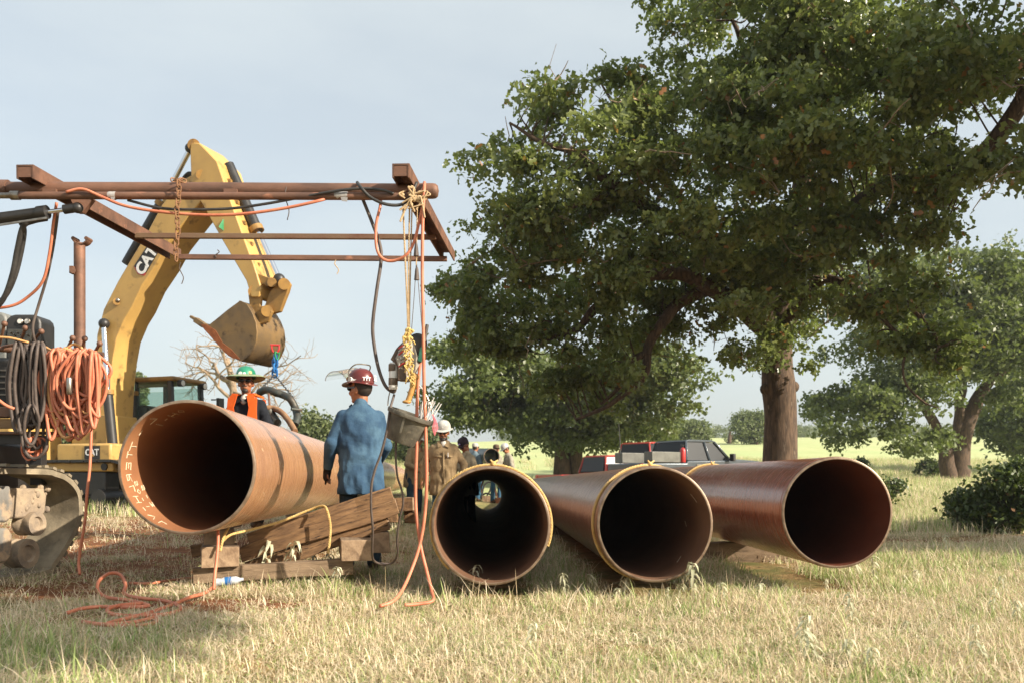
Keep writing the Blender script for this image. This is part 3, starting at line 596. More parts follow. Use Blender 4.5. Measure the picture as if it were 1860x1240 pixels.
shrub(1850, 16.5, 150, 150, 'tall dark shrub nearest the shaded right pasture edge', 280)
shrub(1615, 26, 60, 60, 'small dense green shrub just behind the open end of the deep red pipe', 160)
shrub(1690, 52, 60, 40, 'low dark shrub at the foot of the leaning triple trunked oak', 120, ls=0.18)
shrub(1555, 52, 50, 40, 'low dark shrub under the drooping oak branches beside the meadow', 120, ls=0.18)
shrub(812, 30, 60, 50, 'green bush behind the walking worker in the white hard hat', 120, ls=0.16)
# ------------------------------------------------------------------ pipes
PR = 0.457; PW = 0.021
PIPEIN3 = mat('pipe_inside_red', hexc('74402c'), hexc('5c3020'), 2, 0.5, 0, 0.1, 30, stretch=(1, 0.5, 1))
def pipe(u, v, dia_px, vp, length, label, mats, group='steel pipes laid out in a row', parts=True):
    Y = F * 2 * PR / dia_px; c = at(u, v, Y); d = Vector(((vp[0] - CU) / F, 1, (HOR - vp[1]) / F)).normalized()
    m = MB(); n = 96; _, a, b = frame_of(d)
    ri = PR - PW
    prof = [(PR, 0.012), (PR, 0.03)] + [(PR, length * t) for t in (0.02, 0.05, 0.1, 0.2, 0.35, 0.5, 0.65, 0.8, 0.9, 0.98)] + [(PR, length - .012), (PR - .008, length), (ri, length)]
    prof += [(ri, length * t) for t in (0.97, 0.8, 0.5, 0.3, 0.15, 0.06)] + [(ri, 0.03), (ri, 0.0)]
    m.lathe(prof, c, d, n, closed=False)
    m.f = m.f[:-2]; m.m = [0 if i < n * 11 else 1 for i in range(len(m.f))]
    o = m.build('steel_pipe', mats[:2], None, ang=30, origin=c, fix=False)
    tag(o, label, 'pipe', group)
    e = MB(); e.lathe([(PR, .012), (PR - .002, .004), (PR - .010, 0.0), (ri + .002, -.0005), (ri, 0.0)], c, d, n); e.f = e.f[:-2]; e.m = e.m[:-2]
    e.build('bevelled_end', RIM, o, fix=False)
    s = MB(); s.lathe([(PR + .0005, .055), (PR + .003, .058), (PR + .003, .064), (PR + .0005, .067)], c, d, n); s.f = s.f[:-2]; s.m = s.m[:-2]; s.build('coating_edge', mats[0], o, fix=False)
    o['d'] = tuple(d); return o, c, d, a, b
P0, c0, d0, a0, b0 = pipe(340, 848, 246, (800, 872), 30, 'tan brown pipe raised on timbers, chalk writing inside its open end', [PIPEL, PIPEIN])
P1, c1, d1, a1, b1 = pipe(892, 954, 217, (881, 879), 21.2, 'brown pipe on the grass, daylight and workers seen through its bore', [PIPE, PIPEIN2])
P2, c2, d2, a2, b2 = pipe(1190, 951, 212, (898, 876), 22, 'brown pipe with yellow rope looped around its scuffed side', [PIPE, PIPEIN2])
P3, c3, d3, a3, b3 = pipe(1521, 930, 203, (909, 869), 21, 'glossy deep red pipe next to the oak trunk', [PIPER, PIPEIN3])
for P_ in (P0, P1, P2, P3): del P_['d']
def on_pipe(c, d, axial, ang, r):
    'point on a pipe wall: ang measured from +x towards +z'
    s = Vector((1, 0, 0)); s = (s - d * s.dot(d)).normalized(); u_ = s.cross(d).normalized()
    return c + d * axial + (s * math.cos(ang) + u_ * math.sin(ang)) * r
# chalk writing on the inner wall of the raised pipe
GL = {'T': [[(0, 1), (1, 1)], [(.5, 1), (.5, 0)]], 'E': [[(1, 1), (0, .9), (.1, .5), (.8, .5)], [(.1, .5), (0, 0), (1, .05)]], '7': [[(0, 1), (1, 1), (.4, 0)], [(.2, .5), (.9, .55)]], 'R': [[(0, 0), (.1, 1), (.9, .9), (.8, .55), (.1, .5), (1, 0)]], 'L': [[(.2, 1), (0, 0), (.9, .1)]], 'H': [[(0, 1), (0, 0)], [(1, 1), (1, 0)], [(0, .5), (1, .5)]],
      'S': [[(1, .9), (.3, 1), (.1, .7), (.9, .4), (.7, 0), (0, .1)]], 'O': [[(.5, 1), (.05, .5), (.5, 0), (.95, .5), (.5, 1)]], '1': [[(.5, 1), (.5, 0)]], 'V': [[(0, 1), (.5, 0), (1, 1)]], '3': [[(0, 1), (.9, .9), (.4, .55), (.9, .2), (0, 0)]], '-': [[(.2, .5), (.8, .5)]]}
ck = MB()
def chalk(text, ax0, ax1, a_start, step, hgt):
    for i, ch in enumerate(text):
        for st in GL.get(ch, []):
            pts = [on_pipe(c0, d0, ax0 + (1 - y) * (ax1 - ax0), a_start + i * step + x * step * .62, PR - PW - .0015) for x, y in st]
            P = []
            for q in range(len(pts) - 1): P += [pts[q].lerp(pts[q + 1], t) for t in (0, .5)]
            ck.tube(P + [pts[-1]], .0030, 5, True)
chalk('TERLH-VL', 0.10, 0.20, R(165), R(10.5), .1)
chalk('SO-1', 0.235, 0.30, R(192), R(8), .1); chalk('S-3', .36, .42, R(196), R(9), .1)
chalk('L-T', .12, .24, R(128), R(14), .1); chalk('OH-1', .34, .5, R(108), R(8), .1)
tag(ck.build('chalk_writing', CHALK, P0, fix=False), kind='stuff')
sc = MB()
for k in range(9):   # pale scuffs on the sunny flank
    ax = random.uniform(.3, 3.2); an = R(random.uniform(-40, 55)); ln = random.uniform(.01, .06)
    sc.tube([on_pipe(c0, d0, ax, an, PR + .0004), on_pipe(c0, d0, ax + ln * random.uniform(-.6, .6), an + ln, PR + .0004)], .002, 4)
tag(sc.build('scuff_marks', CHALK, P0, fix=False), kind='stuff')

for (cc, dd, ax, an, P_, ln) in ((c2, d2, .35, 22, P2, 10), (c3, d3, .06, 95, P3, 3), (c2, d2, .9, -8, P2, 6), (c2, d2, .5, -52, P2, 9)):
    m = MB(); m.tube([on_pipe(cc, dd, ax + .02 * k, R(an + ln * k / 4), PR - PW - .001) for k in range(5)], .0022, 4); m.build('chalk_streak', CHALK, P_, fix=False)
# ropes: twisted strands
def twisted(m, path, r, pitch=0.06, strands=3, n=6):
    P = [Vector(p) for p in path]; acc = 0; fr = []
    prev = None
    for i, p in enumerate(P):
        d = (P[min(i + 1, len(P) - 1)] - P[max(i - 1, 0)]).normalized()
        if prev is None: _, a, b = frame_of(d)
        else: a = (prev - d * prev.dot(d)).normalized(); b = a.cross(d)
        prev = a
        if i: acc += (p - P[i - 1]).length
        fr.append((p, a, b, acc))
    for s in range(strands):
        m.tube([p + (a * math.cos(2 * math.pi * (l / pitch + s / strands)) + b * math.sin(2 * math.pi * (l / pitch + s / strands))) * r * .52 for p, a, b, l in fr], r * .56, n, True)
def dense(P, step):
    o = [P[0]]
    for i in range(1, len(P)):
        k = max(1, int((P[i] - P[i - 1]).length / step)); o += [P[i - 1].lerp(P[i], (j + 1) / k) for j in range(k)]
    return o
def rope(pts, r, label, mt, group=None, name='rope', n=8, par=None):
    m = MB(); twisted(m, dense(spline(pts, n), .012), r); return tag(m.build(name, mt, None, fix=False), label, 'rope', group)
def pipe_rope(c, d, ax, slant, a0_, a1_, r, label, ph=0.0):
    m = MB(); P = []
    for i in range(121):
        t = a0_ + (a1_ - a0_) * i / 120; P.append(on_pipe(c, d, ax + slant * math.cos(t + ph), t, PR + r * .85))
    twisted(m, dense(P, .014), r, .075); m.ball(on_pipe(c, d, ax + slant * math.cos(R(88) + ph), R(88), PR + r * 1.6), r * 1.7, 10, 7)
    for k in (-.5, .8): m.tube([on_pipe(c, d, ax, R(88), PR + r * 2), on_pipe(c, d, ax + .03 * k, R(88 - 5 * k), PR + r * 4)], r * .6, 5)
    return tag(m.build('rope', ROPE, None, fix=False), label, 'rope')
pipe_rope(c1, d1, .09, -.02, R(-20), R(226), .0125, 'twisted yellow rope tied around the mouth of the see-through pipe')
pipe_rope(c2, d2, .34, .12, R(20), R(262), .0125, 'twisted yellow rope looped around the scuffed pipe', 0)
pipe_rope(c3, d3, 4.6, .1, R(15), R(190), .0125, 'yellow rope loop far along the deep red pipe')

# ------------------------------------------------------------------ timbers under the raised pipe
def timber(p0, p1, wd, ht, label, mt, group='timbers cribbing the raised pipe', up=(0, 0, 1)):
    p0 = Vector(p0); p1 = Vector(p1); d, a, b = frame_of(p1 - p0, up); m = MB(); k = 9; vs = []
    for i in range(k):
        t = i / (k - 1); p = p0.lerp(p1, t)
        for sx, sz in ((-1, -1), (1, -1), (1, 1), (-1, 1)):
            j = Vector(rng.normal(size=3)) * .004; vs.append(p + a * sx * wd / 2 + b * sz * ht / 2 + j)
    fs = [(i * 4 + j, i * 4 + (j + 1) % 4, (i + 1) * 4 + (j + 1) % 4, (i + 1) * 4 + j) for i in range(k - 1) for j in range(4)] + [(3, 2, 1, 0), tuple(range(4 * k - 4, 4 * k))]
    L_ = (p1 - p0).length; M_ = Matrix((d, a, b)).transposed()
    Mi = M_.inverted(); m.add([Mi @ (v - p0) for v in vs], fs); m.m = [0] * (len(fs) - 2) + [1, 1]
    o = m.build('timber', [mt, WOODE], None, sm=False, bevel=.006, origin=(0, 0, 0)); o.matrix_world = Matrix.Translation(p0) @ M_.to_4x4(); tag(o, label, 'timber', group); return o
Yt = 7.72
timber(at(455, 981, Yt), at(712, 896, Yt + .15), .22, .125, 'top one of three sloping timbers beside the raised pipe, its upper end split', WOOD)
timber(at(440, 1005, Yt - .04), at(722, 919, Yt + .12), .22, .125, 'middle one of three sloping timbers beside the raised pipe', WOOD)
timber(at(452, 1032, Yt + .0), at(706, 946, Yt + .14), .21, .12, 'lowest one of three sloping timbers beside the raised pipe', WOOD)
timber(at(648, 1000, 7.45), at(640, 978, 8.5), .25, .17, 'short squared block propping the low sloping timber', WOODG)
timber(at(690, 984, 7.75), at(684, 974, 8.5), .16, .17, 'second short block beside the one propping the sloping timbers', WOODG)
timber(at(352, 1044, 7.30), at(640, 1026, 7.62), .16, .12, 'long grey timber lying flat on the grass beneath the blocks', WOODG)
timber(at(400, 1012, 7.22), at(398, 1001, 7.9), .28, .16, 'squat grey block on the flat timber at the lower end of the sloping timbers', WOODG)
timber(at(398, 976, 7.6), at(398, 970, 8.3), .24, .13, 'dark block wedged directly under the raised pipe', WOODG)
timber(at(350, 1000, 7.75), at(400, 993, 7.75), .12, .1, 'brown wedge lying behind the squat grey block', WOOD)
for k, (Yp, zz) in enumerate(((15.5, .0), (24, 0))):
    ax = Yp - c0.y; q = c0 + d0 * ax; g = ground(q.x, q.y)
    for j in range(3):
        timber((q.x - .75, q.y - .3 + .3 * j, g + .07), (q.x + .75, q.y - .3 + .3 * j, g + .07), .2, .16, 'crib timber on the ground below the far length of the raised pipe', WOODG, 'crib timbers far along the raised pipe')
    zb = q.z - PR; hh = zb - g - .15
    timber((q.x, q.y - .5, g + .15 + hh / 2), (q.x, q.y + .5, g + .15 + hh / 2), .3, hh, 'upright crib block touching the raised pipe far along it' if k else 'crib block under the raised pipe beyond the denim shirted worker', WOODG)
timber(at(700, 916, 11.6), at(752, 914, 11.6), .2, .16, 'rail of a low timber trestle behind the sloping timbers', WOOD)
timber(at(712, 922, 11.5), at(713, 948, 11.5), .14, .12, 'left short post of the low timber trestle', WOOD, up=(0, 1, 0))
timber(at(744, 922, 11.7), at(745, 948, 11.7), .14, .12, 'right short post of the low timber trestle', WOOD, up=(0, 1, 0))
for (cc, dd, ax, nm) in ((c1, d1, 8, 'see-through'), (c2, d2, 9, 'rope-looped'), (c3, d3, 3.2, 'deep red'), (c3, d3, 14, 'deep red')):
    q = cc + dd * ax; g = ground(q.x, q.y); top = q.z - PR
    if top - g > .03: timber((q.x - .6, q.y, (g - .05 + top) / 2), (q.x + .6, q.y, (g - .05 + top) / 2), .2, top - g + .05, 'flat skid timber under the %s pipe %s' % (nm, 'near its mouth' if ax < 5 else 'farther along'), WOODG)
# yellow rope across the timbers
rope([at(400, 1000, 7.15), at(406, 975, 7.2), at(415, 958, 7.3)], .011, 'short yellow rope end dropping from under the raised pipe', ROPE)
rope([at(402, 984, 7.2), at(420, 970, 7.25), at(460, 960, 7.4), at(510, 946, 7.55), at(560, 926, 7.62), at(585, 918, 7.60), at(594, 926, 7.55), at(600, 952, 7.53), at(599, 980, 7.52), at(596, 1004, 7.5)], .011, 'long yellow rope draped along the timbers and over their front face', ROPE)

# ------------------------------------------------------------------ welding shelter frame overhead
Yf = 6.95; fz = at(0, 346, Yf).z; bz = fz + .115
fr = empty('shelter_frame', (-3.3, 8.0, 2.6), 'rusty steel overhead frame of long pipes, channel beams and rails', 'steel frame')
m = MB(); p_ = [at(-260, 343, Yf), at(40, 344, Yf), at(400, 345, Yf), at(786, 347.5, Yf)]
m.tube(p_, .053, 24); m.build('main_pipe', RUSTY, fr)
m = MB(); q = at(786, 347.5, Yf); m.lathe([(.0565, -.09), (.0565, 0), (.053, .022), (.040, .038), (.0, .046)], q, (1, 0, 0), 24); m.build('end_cap', RUSTY, fr)
m = MB(); m.cyl(at(-40, 343.5, Yf), at(16, 344, Yf), .068, n=24); m.build('pipe_collar', RUSTY, fr)
m = MB(); m.tube([at(36, 355.5, 6.84), at(300, 356, 6.84), at(770, 357.5, 6.84)], .0275, 16); m.build('lower_pipe', RUSTY, fr)
m = MB(); m.tube([at(-60, 355.5, 6.84), at(40, 355.5, 6.84)], .021, 14); m.cyl(at(20, 355.5, 6.84), at(36, 355.5, 6.84), .033); m.build('pipe_coupling', PLATED, fr)
for u, Ys in ((754, 0), (92, 0), (420, 0)):
    m = MB(); m.bar(at(u - 12, 351, 6.90), at(u + 12, 351, 6.90), .05, .05); m.build('clamp', RUSTY, fr)
def channel(x0, Y0, x1, Y1, z0, z1, name='cross_beam', wd=.125, ht=.10, th=.012):
    m = MB(); p0 = Vector((x0, Y0, z0)); p1 = Vector((x1, Y1, z1)); d, a, b = frame_of(p1 - p0)
    m.bar(p0 + b * (ht / 2 - th / 2), p1 + b * (ht / 2 - th / 2), wd, th)
    for s in (-1, 1): m.bar(p0 + a * s * (wd / 2 - th / 2) - b * th / 2, p1 + a * s * (wd / 2 - th / 2) - b * th / 2, th, ht - th - .001)
    o = m.build(name, RUSTY, fr, sm=False)
    e = MB(); e.bar(p0 + d * .004, p0 + d * .014, wd - 2 * th - .002, ht - th * 2, b); o2 = e.build('end_plate', RUSTY, o, sm=False)
    return p0, p1, a, b
def zrow(v, Y): return EYE + (HOR - v) * Y / F
channel(at(728, 0, 6.71).x, 6.71, at(815, 0, 9.56).x, 9.56, zrow(310, 6.71), zrow(466, 9.56))
channel(at(45, 0, 6.73).x, 6.73, at(318, 0, 9.44).x, 9.44, zrow(312, 6.73), zrow(462, 9.44))
m = MB(); m.bar(at(246, 428.5, 8.42), at(792, 431, 8.46), .045, .045); m.build('rail', RAILST, fr, sm=False, bevel=.004)
m = MB(); m.bar(at(326, 467, 9.22), at(812, 470.5, 9.30), .05, .047); m.build('rail', RUSTY, fr, sm=False, bevel=.004)
m = MB(); a_ = at(130, 372, 6.9); m.prism([at(128, 362, 6.9), at(168, 362, 6.95), at(150, 386, 6.95), at(140, 386, 6.93)], (0, .05, 0)); m.cyl(at(141, 378, 6.86), at(141, 378, 7.02), .035); m.build('cylinder_lug', RUSTY, fr)
for u, wv in ((204, 14), (620, 24)):
    m = MB(); q = at(u, 356, 6.84); n_ = 14
    m.lathe([(.0285, -wv / 500), (.031, -wv / 900), (.0295, 0), (.031, wv / 700), (.0285, wv / 500)], q, (1, 0, 0), 14)
    m.prism([q + Vector((.0, -.03, -.02)), q + Vector((wv / 480, -.03, -.02)), q + Vector((wv / 500, -.034, -.052)), q + Vector((.01, -.034, -.048))], (0, .003, 0)); m.build('tape_wrap', TAPE, fr)
for u, v, Yw, dy in ((520, 340, 6.88, 60), (328, 476, 9.2, 40), (610, 472, 9.2, 26), (393, 468, 9.2, -14)):
    m = MB(); m.tube(spline([at(u, v, Yw), at(u - 2, v + dy * .3, Yw), at(u + 5, v + dy * .7, Yw), at(u + 2, v + dy, Yw)], 5), .004 if Yw < 8 else .005, 5); m.build('tie_wire', CABLE if dy != 26 else JUTE, fr, fix=False)

# black hydraulic cylinder steadying the frame
hc = empty('hydraulic_cylinder', at(-40, 410, 6.9), 'black hydraulic cylinder with chrome rod bracing the overhead frame', 'hydraulic cylinder')
e0 = at(-120, 413, 6.98); e1 = at(82, 386, 6.88); e2 = at(141, 378, 6.87)
m = MB(); m.cyl(e0, e1, .042, n=20); m.build('barrel', BLK, hc)
m = MB(); m.cyl(e1.lerp(e0, -.02), e1.lerp(e0, .06), .05, n=20); m.build('gland', BLK, hc)
m = MB(); m.cyl(e1, e2, .016, n=14); m.build('rod', CHROME, hc)
m = MB(); m.cyl(e2 + Vector((-.10, 0, -.012)), e2 + Vector((-.02, 0, 0)), .034); m.ball(e2, .04); m.build('rod_eye', BLK, hc)
m = MB(); m.bar(at(-60, 418, 6.9), at(85, 396, 6.84), .012, .014); m.build('oil_line', PLATED, hc)

# ------------------------------------------------------------------ cables and hoses
def hose(pts, r, label, mt, cat='hose', group=None, name='hose', n=8, rn=10):
    m = MB(); m.tube(spline([at(*p) for p in pts], n), r, rn, True); return tag(m.build(name, mt, None, ang=180, fix=False), label, cat, group)
hose([(120, 349, 6.80), (150, 344, 6.80), (185, 358, 6.80), (230, 375, 6.80), (300, 386, 6.80), (380, 391, 6.80), (450, 388, 6.80), (520, 378, 6.80), (575, 366, 6.80), (600, 359, 6.88)], .011, 'orange hose sagging along the overhead frame pipe', ORANGE)
hose([(232, 364, 6.86), (290, 378, 6.84), (350, 381, 6.84), (420, 379, 6.84), (480, 371, 6.84), (530, 362, 6.84), (600, 349, 6.80), (650, 343, 6.80), (690, 345, 6.8), (715, 352, 6.81)], .010, 'black cable sagging just above the orange hose on the frame', RUB, 'cable', name='cable')
hose([(649, 332, 6.90), (655, 340, 6.80), (672, 358, 6.80), (700, 371, 6.80), (728, 372, 6.82), (745, 358, 6.82), (757, 332, 6.88)], .012, 'thick dark cable twisted around the right end of the frame pipe', RUB, 'cable', name='cable')
hose([(659, 362, 6.90), (676, 405, 6.90), (690, 445, 6.90), (692, 475, 6.90), (684, 530, 6.88), (677, 590, 6.88), (680, 630, 6.88), (688, 670, 6.87), (700, 700, 6.86), (714, 711, 6.85), (718, 705, 6.85)], .013, 'dark grey welding cable looping down from the frame to the canister', CABLE, 'cable', name='cable')
hose([(692, 362, 6.9), (690, 378, 6.86), (683, 410, 6.86), (684, 450, 6.86), (695, 470, 6.86), (715, 474, 6.86), (738, 463, 6.84), (752, 440, 6.84), (762, 400, 6.82), (768, 372, 6.80), (770, 350, 6.80)], .011, 'orange hose hanging in a short loop below the frame corner', ORANGE)
hose([(771, 332, 6.90), (770.5, 345, 6.80), (768, 400, 6.80), (767, 500, 6.80), (769, 600, 6.80), (770, 690, 6.80), (773, 780, 6.80), (775, 860, 6.80), (772, 930, 6.80), (762, 990, 6.78), (745, 1040, 6.70), (728, 1075, 6.5), (712, 1092, 6.36), (690, 1100, 6.3)], .012, 'long orange hose hanging from the frame end straight down to the grass', ORANGE)
hose([(766, 640, 6.88), (760, 690, 6.86), (757, 750, 6.84), (757, 810, 6.82), (755, 870, 6.82), (756, 930, 6.82), (764, 990, 6.80), (776, 1040, 6.72), (784, 1072, 6.6), (786, 1090, 6.45), (760, 1096, 6.4), (735, 1098, 6.36)], .012, 'orange hose from the hanging tools crossing another hose above the grass', ORANGE)
hose([(716, 716, 6.84), (708, 745, 6.78), (703, 780, 6.76), (693, 820, 6.76), (682, 850, 6.76), (675, 880, 6.76), (674, 920, 6.78), (677, 960, 6.82), (676, 1000, 6.95), (680, 1018, 7.1), (700, 1026, 7.2)], .009, 'grey brown cable hanging from the bucket in front of the timbers', CABLE, 'cable', name='cable')
hose([(720, 790, 6.9), (719, 830, 6.9), (722, 865, 6.9), (730, 890, 6.9), (732, 915, 6.92), (725, 945, 6.96), (721, 980, 7.02), (722, 1005, 7.1), (712, 1022, 7.2), (690, 1022, 7.2)], .008, 'pale thin cable hanging behind the bucket into the grass', CABLE, 'cable', name='cable')
rope([at(732, 372, 6.84), at(736, 470, 6.84), at(740, 560, 6.84), at(741, 600, 6.84)], .007, 'pale yellow rope hanging leftmost from the frame corner', JUTE)
rope([at(744, 372, 6.84), at(742.5, 470, 6.84), at(742, 560, 6.84), at(743, 600, 6.84)], .0065, 'pale tan rope hanging beside the leftmost frame rope', JUTE)
rope([at(748.5, 372, 6.85), at(746, 470, 6.85), at(744, 560, 6.85), at(744, 600, 6.85)], .0055, 'thin tan rope hanging close to the orange hose', JUTE)
rope([at(758, 378, 6.86), at(757, 420, 6.86), at(757, 455, 6.86), at(756, 482, 6.86)], .005, 'short grey rope ending in a knot under the frame corner', JUTE)
m = MB(); m.tube([at(756, 480, 6.86), at(753, 530, 6.86), at(746, 620, 6.86)], .0028, 5); m.tube([at(757, 480, 6.86), at(762, 540, 6.86), at(769, 625, 6.86)], .0028, 5)
m.lathe([(.004, 0), (.012, -.02), (.016, -.06), (.02, -.10), (.006, -.1)], at(757, 484, 6.86), (0, 0, 1), 8); m.lathe([(.005, 0), (.014, -.05), (.02, -.11), (.01, -.115)], at(756, 438, 6.86), (0, 0, 1), 8)
tag(m.build('cord', CABLE, None, fix=False), 'two thin steel cords spreading from a frayed rope knot', 'cord')
# knots at the frame corner
kn = MB()
for u, v, r_ in ((731, 354, .014), (746, 352, .018), (752, 362, .022), (762, 361, .024), (770, 360, .02), (745, 372, .018), (762, 350, .013), (748, 340, .012)): kn.ball(at(u, v, 6.80), (r_ * 1.2, r_ * .9, r_), 10, 7)
for k in range(12):
    u, v = random.uniform(728, 772), random.uniform(345, 372); kn.tube(spline([at(u, v, 6.80), at(u + random.uniform(-14, 14), v + random.uniform(-12, 12), 6.78), at(u + random.uniform(-20, 10), v + random.uniform(0, 30), 6.79)], 5), .006, 6)
kn.tube(spline([at(726, 382, 6.79), at(740, 372, 6.79), at(734, 385, 6.8), at(727, 403, 6.8)], 5), .008, 6)
tag(kn.build('rope_knot', JUTE, None, fix=False), 'tangle of tan rope knots lashed round the frame corner', 'rope')
# rusty chain
ch = empty('chain', at(322, 470, 7.0), 'rusty chain hanging from the frame pipe over the rails', 'chain')
def link_mesh(m, c, ax, sd, ln, wd, r_):
    P = []
    for i in range(16):
        t = 2 * math.pi * i / 16; P.append(c + ax * (math.sin(t) * wd + math.copysign(ln, math.sin(t)) * (abs(math.sin(t)) > .01)) * 1.0 + sd * math.cos(t) * wd)
    m.ring(P, r_, 6)
N_ = 15
for i in range(N_):
    v = 334 + i * 9.6; q = at(324 - 4 * i / N_ + 1.5 * math.sin(i * .9), v, 6.78 + .0 * i); m = MB(); link_mesh(m, q, Vector((.08 * math.sin(i), 0, 1)).normalized(), Vector((1, .3, 0)).normalized() if i % 2 else Vector((.35, 1, 0)).normalized(), .013, .014, .0052); m.build('chain_link', CHAINM, ch, fix=False)
for i in range(5):
    t = i / 4; q = at(324 + 8 * math.sin(t * 6), 330 - 3 * math.sin(t * 3.1), 6.80 + .2 * t); m = MB(); link_mesh(m, q, Vector((.6, .7, 0)).normalized(), Vector((0, 0, 1)) if i % 2 else Vector((.7, -.6, 0)).normalized(), .013, .014, .0052); m.build('chain_link', CHAINM, ch, fix=False)

# ------------------------------------------------------------------ hanging bucket and tools
BUCK = mat('scuffed_grey_rubber', hexc('6f6a5c'), hexc('4c473e'), 9, 0.8, 0, 0.4, 40, c3=hexc('8f8672'), s3=14)
Yb = 6.85; rc = at(747, 751, Yb); bc_ = at(729, 803, Yb + .02); axb = (rc - bc_).normalized()
bk = empty('rubber_bucket', bc_, 'scuffed grey rubber bucket hanging tilted from ropes, full of rods', 'bucket')
hb = (rc - bc_).length
m = MB(); m.lathe([(.0, 0), (.112, 0), (.118, .012), (.15, hb * .75), (.158, hb - .03), (.150, hb - .03), (.112, .02), (.0, .015)], bc_, axb, 36); m.build('shell', BUCK, bk)
m = MB(); m.lathe([(.1585, hb - .035), (.172, hb - .03), (.176, hb - .012), (.172, hb), (.155, hb), (.152, hb - .01), (.152, hb - .03)], bc_, axb, 36); m.build('rim', BUCK, bk)
d_, sa, sb = frame_of(axb)
m = MB(); P = [rc + Vector((math.cos(t) * .168, 0, 0)) * 1 + Vector((0, 0, math.sin(t) * .26)) + axb * (-.01) + Vector((0, 0, -math.cos(t) * .068)) for t in [math.pi * i / 24 for i in range(25)]]; m.tube(P, .0045, 6); m.build('bail_handle', PLATED, bk)
m = MB(); m.prism([at(733, 757, Yb - .158), at(737, 758, Yb - .158), at(728, 786, Yb - .135), at(725, 785, Yb - .135)], (0, .03, 0)); m.build('side_rib', BUCK, bk)
rods = MB()
for k in range(16):
    a = rc + Vector((random.uniform(.02, .12), random.uniform(-.06, .06), -.1)); rods.tube([a, a + Vector((random.uniform(.0, .12), random.uniform(-.03, .03), random.uniform(.16, .22)))], .0035, 5)
tag(rods.build('welding_rod_bundle', WHITE, None), 'pale welding rods sticking out of the grey bucket', 'welding rods')
m = MB()
for k in range(4): m.tube(spline([at(786, 752, Yb - .03), at(789 + k, 764, Yb - .05), at(786 + 3 * k, 776, Yb - .05), at(790 + k, 790 - 3 * k, Yb - .05)], 4), .005, 4)
tag(m.build('ribbon', mat('pink_ribbon', hexc('e88a90'), hexc('d0606c'), 20, .6), None, fix=False), 'pink flagging ribbon tied to the bucket rim', 'ribbon')
cn = empty('rod_canister', at(714, 708, 6.84), 'round white canister with brown tape bands on the welding cable', 'canister')
TAPEB = mat('brown_tape', hexc('70604f'), hexc('584a3c'), 20, .6)
m = MB(); m.lathe([(.0, 0), (.028, 0), (.033, .01), (.033, .185), (.03, .195), (.0, .2)], at(714, 707, 6.84), (.02, 0, 1), 20); m.build('tube', WHITE, cn)
for v in (693, 668): m = MB(); m.lathe([(.0335, 0), (.0345, .004), (.0345, .048), (.0335, .052)], at(714, v + 6, 6.84), (.02, 0, 1), 20); m.f = m.f[:-2]; m.m = m.m[:-2]; m.build('tape_band', TAPEB, cn)
m = MB(); m.tube(spline([at(716, 660, 6.84), at(719, 640, 6.84), at(728, 628, 6.84)], 5), .012, 8); m.build('cable_entry', CABLE, cn)
# electric hand tool in a plastic bag with knotted yellow rope
BAG = mat('cloudy_plastic_bag', hexc('b3aca0'), hexc('8f887c'), 18, .35, 0, .4, 30)
tl = empty('grinder_bag', at(742, 700, 6.85), 'grey bag of wrapped tools hanging under the yellow rope knot', 'bag')
m = MB(); m.prism([at(731, 622, 6.80), at(745, 612, 6.82), at(752, 628, 6.83), at(758, 645, 6.85), at(762, 662, 6.85), at(750, 680, 6.85), at(742, 692, 6.83), at(722, 690, 6.80), at(722, 660, 6.78), at(718, 650, 6.78)], (0, .09, 0)); m.build('bag', BAG, tl, bevel=.012)
m = MB(); m.prism([at(709, 652, 6.84), at(720, 632, 6.82), at(736, 616, 6.82), at(738, 690, 6.78), at(722, 691, 6.78), at(722, 664, 6.79)], (0, .03, 0)); m.build('leather_flap', mat('brown_leather', hexc('6d5846'), hexc('4a3a2e'), 20, .7), tl, bevel=.006)
for k in range(7):
    m = MB(); v = 625 + k * 5.5; m.tube(spline([at(724, v + 8, 6.785), at(732, v + 2, 6.775), at(739, v, 6.78)], 4), .006, 6); m.build('packet', RED if k in (0, 2, 6) else TAPE, tl, fix=False)
gd = MB(); gd.lathe([(.0, 0), (.085, 0), (.085, .004), (.03, .006), (.0, .006)], at(757, 626, 6.88), (-.35, -1, .1), 32); tag(gd.build('grinding_disc', BLK, None), 'thin black grinding disc hanging beside the tool bag', 'disc')
m = MB(); m.cyl(at(776, 590, 6.88), at(771, 620, 6.86), .013, n=12); tag(m.build('chipping_handle', mat('black_tape_handle', (.05, .045, .04), (.09, .08, .07), 20, .7)), 'black stick handle pointing up beside the orange hose', 'handle')
m = MB(); m.prism([at(762, 632, 6.84), at(771, 622, 6.84), at(770, 640, 6.84), at(765, 658, 6.84), at(758, 655, 6.84)], (0, .03, 0)); tag(m.build('green_sleeve', mat('green_plastic', hexc('2f6a58'), hexc('24503f'), 20, .5), bevel=.004), 'green plastic sleeve above the orange hose end', 'sleeve')
m = MB(); m.tube(spline([at(752, 682, 6.84), at(751, 700, 6.84), at(746, 715, 6.84), at(740, 731, 6.84)], 6), [.028] * 7 + [.024] * 6 + [.021] * 6, 12); m.ball(at(739, 729, 6.84), (.034, .024, .014)); m.ball(at(753, 684, 6.84), (.034, .03, .03))
tag(m.build('power_tool', mat('ochre_tool_body', hexc('c99a58'), hexc('ad8046'), 12, .45), None), 'ochre handled power tool hanging upright over the bucket', 'power tool')
kr = MB()
